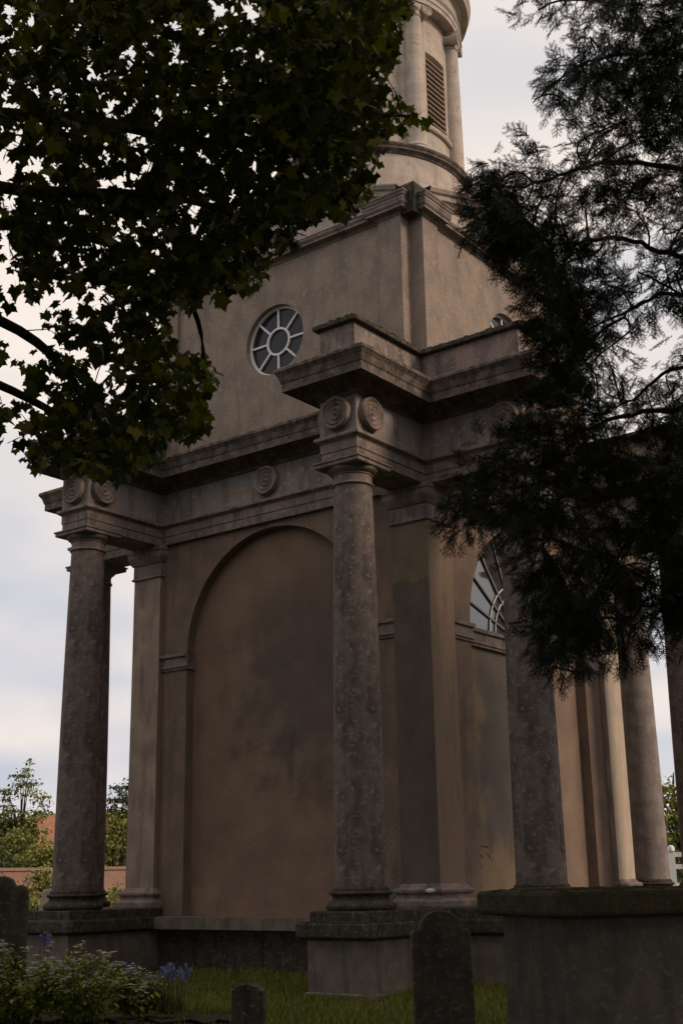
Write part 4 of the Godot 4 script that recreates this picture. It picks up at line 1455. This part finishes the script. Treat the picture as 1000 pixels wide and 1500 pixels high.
func background() -> void:
	card = leaf_card()
	rng.seed = 99
	# hillside
	var st := mb()
	st.set_smooth_group(1)
	var hn := FastNoiseLite.new()
	hn.seed = 3
	hn.frequency = 0.02
	for i in 40:
		for j in 10:
			var p := []
			for c in [[0, 0], [0, 1], [1, 1], [1, 0]]:
				var u: float = -700.0 + (i + c[0]) * 60.0
				var d: float = 75.0 + (j + c[1]) * 9.0
				var q := at(u, 1290, d)
				var hh: float = 6.5 * smoothstep(0.0, 7.0, float(j + c[1])) * (0.8 + 0.5 * hn.get_noise_2d(u * 0.3, d)) - 0.3
				p.append(Vector3(q.x, hh, q.z))
			quad(st, p[0], p[3], p[2], p[1])
	structure(st, "hill", M.turf)
	# boundary wall of brick
	var a := at(-150, 1290, 40.0)
	var b := at(420, 1290, 44.0)
	a.y = 0; b.y = 0
	var dir := (b - a).normalized()
	var w := thing("boundary_wall", "long low red brick boundary wall behind the tower's far column", "wall", a, atan2(-dir.z, dir.x))
	st = mb()
	box(st, Vector3(0, -0.3, -0.12), Vector3((b - a).length(), 1.72, 0.12))
	build(st, "wall", M.brick, w)
	st = mb()
	box(st, Vector3(-0.03, 1.72, -0.16), Vector3((b - a).length() + 0.03, 1.82, 0.16))
	build(st, "coping", M.brick, w)
	# house with a tiled roof
	var hp := at(112, 1290, 62.0)
	hp.y = 0
	var h := thing("house", "house with an orange tiled roof half hidden by bushes on the hillside", "house", hp, YAW + 0.3)
	st = mb()
	box(st, Vector3(-1.9, -0.3, -3), Vector3(1.9, 2.6, 3))
	build(st, "wall", M.brick, h)
	st = mb()
	quad(st, Vector3(-2.1, 2.5, 3.4), Vector3(-2.1, 4.6, 0), Vector3(2.1, 4.6, 0), Vector3(2.1, 2.5, 3.4))
	quad(st, Vector3(-2.1, 2.5, -3.4), Vector3(-2.1, 4.6, 0), Vector3(2.1, 4.6, 0), Vector3(2.1, 2.5, -3.4))
	tri(st, Vector3(-1.9, 2.5, 3), Vector3(-1.9, 4.55, 0), Vector3(-1.9, 2.5, -3))
	tri(st, Vector3(1.9, 2.5, 3), Vector3(1.9, 4.55, 0), Vector3(1.9, 2.5, -3))
	var rf := build(st, "roof", M.tile, h)
	st = mb()
	box(st, Vector3(0.4, 4.0, -0.35), Vector3(1.2, 5.2, 0.35))
	build(st, "chimney", M.brick, rf)
	for q in [-1.1, 0.9]:
		st = mb()
		box(st, Vector3(q - 0.45, 1.1, 2.98), Vector3(q + 0.45, 2.2, 3.03))
		var win := build(st, "window", M.white, h)
		st = mb()
		box(st, Vector3(q - 0.38, 1.17, 3.02), Vector3(q + 0.38, 2.13, 3.036))
		build(st, "pane", M.glass_dark, win)
	var g0 := Color(0.11, 0.13, 0.03)
	var g1 := Color(0.30, 0.28, 0.07)
	var d0 := Color(0.05, 0.065, 0.028)
	var d1 := Color(0.12, 0.13, 0.05)
	var gp := func(u: float, d: float) -> Vector3:
		var q := at(u, 1290, d)
		q.y = 0
		return q
	# slim airy tree
	far_tree("slender_tree", "slender airy young tree with a thin leafy top above the brick wall", "tree", gp.call(28, 50.0), 6.6, [[0.3, 5.1, 0, 0.55], [-0.75, 4.9, 0.2, 0.5], [0.95, 4.55, -0.2, 0.45], [-0.25, 5.45, 0, 0.5], [-1.15, 4.3, 0, 0.45], [0.6, 4.0, 0, 0.4], [-0.5, 4.1, 0.1, 0.45], [0.05, 3.0, 0.0, 0.55], [0.3, 6.15, 0, 0.22], [0.25, 5.75, 0, 0.25], [1.3, 4.0, 0, 0.3]], 1500, 0.13, g0, g1, 0.1)
	far_tree("slender_tree", "thin-topped tree showing between the far column and its pier", "tree", gp.call(176, 56.0), 6.2, [[0.1, 5.3, 0, 0.7], [-0.5, 4.8, 0, 0.6], [0.5, 4.7, 0, 0.6], [0, 4.0, 0, 0.9], [0.2, 3.0, 0, 1.0], [-0.4, 3.2, 0, 0.9]], 3400, 0.14, d0, g0, 0.1)
	far_tree("round_bush", "rounded yellow-green bush above the brick wall beside the far column", "bush", gp.call(72, 44.0), 3.4, lobes_random(2, 9, 0.8, 1.2, 2.5, 0.55, 0.8), 4200, 0.12, g0, g1, 0.08)
	far_tree("round_bush", "tall yellow-green bush framed between the far column and pier", "bush", gp.call(165, 46.0), 4.6, lobes_random(3, 10, 1.2, 1.0, 3.4, 0.6, 0.95), 5200, 0.13, g0, g1, 0.08)
	far_tree("leafy_shrub", "bright green shrub crowding the brick wall beside the dark headstone", "bush", gp.call(18, 37.0), 1.6, lobes_random(61, 8, 0.8, 0.4, 1.3, 0.3, 0.5), 2200, 0.09, g0, g1, 0.05)
	far_tree("leafy_shrub", "bright green shrub against the brick wall beside the far column", "bush", gp.call(70, 38.0), 1.9, lobes_random(62, 8, 0.45, 0.4, 1.6, 0.3, 0.45), 2000, 0.09, g0, g1, 0.05)
	far_tree("tall_bush", "tall loose yellow-green bush hiding most of the house", "bush", gp.call(30, 47.0), 4.4, lobes_random(8, 12, 1.1, 1.0, 3.2, 0.5, 0.8), 5000, 0.12, g0, g1, 0.08)
	far_tree("hedge_bush", "dark low bush at the brick wall's end behind the headstone", "bush", gp.call(-8, 43.0), 3.2, lobes_random(4, 8, 1.1, 0.8, 2.2, 0.5, 0.8), 3000, 0.13, d0, g0, 0.08)
	far_tree("leafy_shrub", "low pale green shrub in front of the brick wall", "bush", gp.call(178, 36.0), 1.5, lobes_random(5, 8, 0.9, 0.3, 0.9, 0.3, 0.5), 2200, 0.09, g0, g1, 0.05)
	far_tree("leafy_shrub", "low tangled green shrub beside the pale leaning headstone", "bush", gp.call(45, 34.0), 1.3, lobes_random(6, 8, 0.8, 0.25, 0.8, 0.28, 0.45), 2000, 0.09, d1, g1, 0.05)
	# trees on the hill
	var tones := [[d0, d1], [d0, g0], [d1, g0]]
	for i in 30:
		var u := -220.0 + i * 19.0 + rng.randf_range(-12, 12)
		var d := rng.randf_range(84.0, 140.0)
		var q := at(u, 1290, d)
		q.y = 6.5 * smoothstep(75.0, 138.0, d) * 0.7 - 0.3
		var s := rng.randf_range(0.65, 1.0)
		far_tree("hill_tree", "round-crowned green tree in the wood on the far hillside", "tree", q, 6.0 * s, lobes_random(30 + i, 8, 1.9 * s, 2.2 * s, 4.8 * s, 1.2 * s, 1.7 * s), 1500, 0.42, tones[i % 3][0], tones[i % 3][1], 0.2, "trees on the far hillside")
	# right-hand background: trees and a white fence
	far_tree("churchyard_tree", "leafy green tree beyond the white fence on the tower's right", "tree", gp.call(1000, 50.0), 7.0, lobes_random(50, 12, 1.7, 1.2, 5.0, 0.7, 1.1), 6000, 0.16, g0, g1, 0.16)
	far_tree("churchyard_tree", "dark dense tree behind the leafy one past the white fence", "tree", gp.call(1030, 58.0), 6.0, lobes_random(51, 10, 2.6, 0.8, 3.8, 0.9, 1.4), 4200, 0.2, d0, d1, 0.16)
	var fp := at(986, 1290, 30.0)
	fp.y = 0
	var f := thing("white_fence", "white painted post and rail fence beside the far right column", "fence", fp, YAW - 0.1)
	for i in 3:
		st = mb()
		box(st, Vector3(i * 1.9 - 0.07, -0.2, -0.05), Vector3(i * 1.9 + 0.07, 1.80, 0.05))
		lathe(st, [Vector2(0.085, 1.80), Vector2(0.09, 1.86), Vector2(0.06, 1.92), Vector2(0, 1.94)], 10, Transform3D(Basis.IDENTITY, Vector3(i * 1.9, 0, 0)))
		build(st, "post", M.white, f)
	for y in [0.5, 0.95, 1.38, 1.66]:
		st = mb()
		box(st, Vector3(0.07, y, -0.02), Vector3(3.8, y + 0.11, 0.02))
		build(st, "rail", M.white, f)

func flowers() -> void:
	rng.seed = 808
	# white-flowered bush: leaves and small flower heads
	for q in [[25, 1496, 0.72, 0.5], [120, 1494, 0.66, 0.45], [200, 1486, 0.40, 0.3]]:
		var c := ground_at(q[0], q[1])
		var t := thing("flowering_bush", ["tall leafy white-flowered bush at the bed's end by the scroll-topped headstone", "leafy white-flowered bush in the middle of the bed", "lowest white-flowered bush at the bed's grassy end"][[25, 120, 200].find(q[0])], "bush", c, 0.0, "white-flowered bushes in the bed")
		var st := mb()
		var xf := []
		var cl := []
		var fx := []
		for k in 46:
			var a := rng.randf() * TAU
			var rr: float = sqrt(rng.randf()) * q[3]
			var hh: float = q[2] * rng.randf_range(0.6, 1.12) * (1.0 - 0.35 * pow(rr / q[3], 2))
			var b := Vector3(cos(a) * rr * 0.4, 0, sin(a) * rr * 0.4)
			var e := Vector3(cos(a) * rr, hh, sin(a) * rr)
			tube(st, [b, b.lerp(e, 0.5) + Vector3(0, 0.05, 0), e], [0.005, 0.004, 0.002], 4)
			for j in 44:
				var s := pow(rng.randf(), 0.7)
				var p := b.lerp(e, s) + Vector3(rng.randfn(), rng.randfn() * 0.6, rng.randfn()) * 0.055
				if p.y < 0.01:
					continue
				var bs := Basis(Vector3.UP, rng.randf() * TAU) * Basis(Vector3.RIGHT, rng.randf_range(-0.5, 0.9))
				xf.append(Transform3D(bs.scaled(Vector3.ONE * rng.randf_range(0.035, 0.075)), p))
				cl.append(Color(0.14, 0.17, 0.025).lerp(Color(0.27, 0.28, 0.06), rng.randf()))
			if rng.randf() < 0.8:
				for j in 7:
					fx.append(Transform3D(Basis(Vector3.UP, rng.randf() * TAU).scaled(Vector3.ONE * rng.randf_range(1.0, 1.6)), e + Vector3(rng.randfn() * 0.028, rng.randf_range(-0.03, 0.05), rng.randfn() * 0.022)))
			if rng.randf() < 0.5:
				for j in 5:
					fx.append(Transform3D(Basis(Vector3.UP, rng.randf() * TAU), b.lerp(e, 0.6) + Vector3(rng.randfn() * 0.05, 0.03, rng.randfn() * 0.05)))
		build(st, "stems", M.stem, t)
		var mm := multi("foliage", card, M.foliage, xf, cl, t)
		mm.set_meta("kind", "stuff")
		mm = multi("blossom", flower_mesh(), M.petal_white, fx, [], t)
		mm.set_meta("kind", "stuff")
	# bluebells: a tuft of stems with nodding heads
	var spots := [[188, 1470, 0.40], [207, 1478, 0.33], [238, 1484, 0.46], [252, 1486, 0.50], [264, 1482, 0.42], [68, 1478, 0.72]]
	for i in spots.size():
		var q: Array = spots[i]
		var c := ground_at(q[0], q[1])
		var t := thing("bluebell", ["bluebell clump at the white-flowered bushes' far edge, between middle and lowest bush", "short bluebell clump hugging the lowest white-flowered bush", "bluebell clump on the grass beside the lowest bush", "tallest bluebell clump among those on the open grass", "bluebell clump nearest the tower's base wall on the grass", "tall lone bluebell clump rising above the white-flowered bushes"][i], "flower", c, rng.randf() * TAU, "bluebells in the flower bed")
		put(blade_tuft(26, q[2] * 0.7, 0.006, 0.07, 40 + i, Color(0.06, 0.08, 0.02), Color(0.11, 0.12, 0.035)), "leaf_tuft", M.grass, t)
		var st := mb()
		var fx := []
		for k in 5:
			var b := Vector3(rng.randfn(), 0, rng.randfn()) * 0.04
			var e: Vector3 = b + Vector3(rng.randfn() * 0.05, q[2] * rng.randf_range(0.85, 1.1), rng.randfn() * 0.05)
			tube(st, [b, b.lerp(e, 0.6), e], [0.004, 0.0035, 0.002], 4)
			for j in 8:
				fx.append(Transform3D(Basis(Vector3.UP, rng.randf() * TAU) * Basis(Vector3.RIGHT, 1.8), e + Vector3(rng.randfn() * 0.02, -0.014 * j, rng.randfn() * 0.02)))
		build(st, "stem", M.stem, t)
		var mm := multi("bell", flower_mesh(), M.petal_blue, fx, [], t)
		mm.set_meta("kind", "stuff")
	# bare earth edge of the bed
	var st := mb()
	st.set_smooth_group(1)
	for i in 24:
		for j in 6:
			var p := []
			for k in [[0, 0], [0, 1], [1, 1], [1, 0]]:
				var u: float = -120.0 + (i + k[0]) * 21.0
				var e: float = 0.0 if j + k[1] == 0 else 1.0
				var v: float = 1479.0 + (j + k[1]) * 14.0 + sin(u * 0.11) * 4.0
				var g := ground_at(u, v)
				p.append(Vector3(g.x, ground_y(g.x, g.z) + 0.006 + e * 0.02 * (1.0 + sin(u * 0.3 + j * 2.0)), g.z))
			quad(st, p[0], p[3], p[2], p[1])
	structure(st, "soil_bed", M.soil)

func flower_mesh() -> ArrayMesh:
	var st := mb()
	for k in 5:
		var a := TAU * k / 5
		var d := Vector3(cos(a), 0.25, sin(a))
		var s := Vector3(-sin(a), 0, cos(a))
		quad(st, Vector3.ZERO, d * 0.012 + s * 0.008, d * 0.02, d * 0.012 - s * 0.008)
	return fin(st)

func shade_trees() -> void:
	# unseen trees, added to keep sky and sun off the lower tower
	rng.seed = 515
	var fl := Vector3(-sin(YAW), 0, -cos(YAW))
	var rt := Vector3(cos(YAW), 0, -sin(YAW))
	var spots := [[-7.0, -4.0, "tall unseen sycamore added for shade behind and left of the photographer"], [5.5, -5.0, "spreading unseen lime added for shade behind the photographer"], [-14.0, 10.0, "round-headed unseen chestnut added for shade left of the maple"], [-14.0, 0.5, "tall unseen ash added for shade left of the sycamore"], [0.5, -11.0, "old unseen oak added for shade far behind the photographer"]]
	for w in [[15.5, 0.8, "tall unseen elm added to shade the tower's sunny side"], [18.0, 10.0, "second unseen elm added for shade beside the tall one"]]:
		var o := Vector3(w[0], 0, w[1]) - CAM
		spots.append([o.dot(rt), o.dot(fl), w[2]])
	for i in spots.size():
		var q: Array = spots[i]
		var p: Vector3 = CAM + rt * q[0] + fl * q[1]
		p.y = 0
		far_tree("shade_tree", q[2], "tree", p, 12.0 if i < 5 else 16.0, lobes_random(70 + i, 16, 4.2, 4.5, 11.0 if i < 5 else 11.2, 1.8, 2.6), 6500 if i < 5 else 9000, 0.42, Color(0.035, 0.05, 0.014), Color(0.07, 0.085, 0.022), 0.35, "unseen trees added for shade round the viewer", M.shade_leaf)

# ================================================================= light
func sky_material() -> PanoramaSkyMaterial:
	var w := 1024
	var h := 512
	var n := FastNoiseLite.new()
	n.seed = 17
	n.frequency = 1.3
	n.fractal_octaves = 5
	var im := Image.create(w, h, false, Image.FORMAT_RGBAF)
	var warm := Color(0.68, 0.605, 0.55)
	var cool := Color(0.40, 0.422, 0.487)
	for y in h:
		var el := PI / 2 - PI * (y + 0.5) / h
		for x in w:
			var az := TAU * (x + 0.5) / w
			var d := Vector3(cos(el) * sin(az), sin(el), cos(el) * cos(az))
			# an even overcast deck: bands flatten towards the horizon
			var k := 1.0 / (absf(d.y) + 0.22)
			var v := n.get_noise_3d(d.x * k, 3.0 * d.y, d.z * k) * 0.5 + 0.5
			v = clampf((v - 0.30) * 2.8, 0.0, 1.0)
			v = clampf(v * 0.8 + smoothstep(0.12, 0.55, d.y) * 0.45, 0.0, 1.0)
			var c := cool.lerp(warm, v)
			im.set_pixel(x, y, Color(c.r, c.g, c.b))
	var m := PanoramaSkyMaterial.new()
	m.panorama = ImageTexture.create_from_image(im)
	return m

func _ready() -> void:
	rng.seed = 1
	setup_rays()
	var cam := Camera3D.new()
	cam.name = "camera"
	cam.position = CAM
	cam.rotation_order = EULER_ORDER_YXZ
	cam.rotation = Vector3(PITCH, YAW, -ROLL)
	cam.fov = rad_to_deg(2.0 * atan(750.0 / FOC))
	cam.far = 3000.0
	cam.near = 0.05
	add_child(cam)
	cam.current = true
	var env := Environment.new()
	env.background_mode = Environment.BG_SKY
	env.sky = Sky.new()
	env.sky.sky_material = sky_material()
	env.background_energy_multiplier = 1.0
	env.tonemap_mode = Environment.TONE_MAPPER_LINEAR
	env.tonemap_exposure = 1.42
	env.sdfgi_enabled = true
	env.ssao_enabled = true
	env.ssil_enabled = true
	var we := WorldEnvironment.new()
	we.name = "environment"
	we.environment = env
	add_child(we)
	var sun := DirectionalLight3D.new()
	sun.name = "sun"
	sun.light_color = Color(1.0, 0.89, 0.78)
	sun.light_energy = 0.5
	sun.light_angular_distance = 14.0
	sun.shadow_enabled = true
	add_child(sun)
	sun.look_at_from_position(Vector3(20, 12.5, -7), Vector3.ZERO)
	materials()
	tower_materials()
	M.tomb = masonry(301, 512, 1.1, Color(0.10, 0.09, 0.07), Color(0.07, 0.066, 0.055), Color(0.035, 0.032, 0.025), Color(0.16, 0.15, 0.12), 0.4, 0.4, 0.25, 3.0)
	M.moss_stone = masonry(311, 256, 0.8, Color(0.06, 0.048, 0.026), Color(0.04, 0.036, 0.02), Color(0.02, 0.018, 0.012), Color(0.08, 0.08, 0.03), 0.4, 0.5, 0.35, 4.0)
	M.stem = plain(Color(0.06, 0.07, 0.025), 0.8)
	M.petal_white = plain(Color(0.58, 0.57, 0.53), 0.7)
	M.petal_blue = plain(Color(0.14, 0.15, 0.32), 0.7)
	print("materials ", Time.get_ticks_msec())
	churchyard_ground()
	tower_build()
	print("tower ", Time.get_ticks_msec())
	background()
	shade_trees()
	graves()
	flowers()
	grass()
	print("yard ", Time.get_ticks_msec())
	maple_tree()
	yew_tree()
	print("done ", Time.get_ticks_msec())
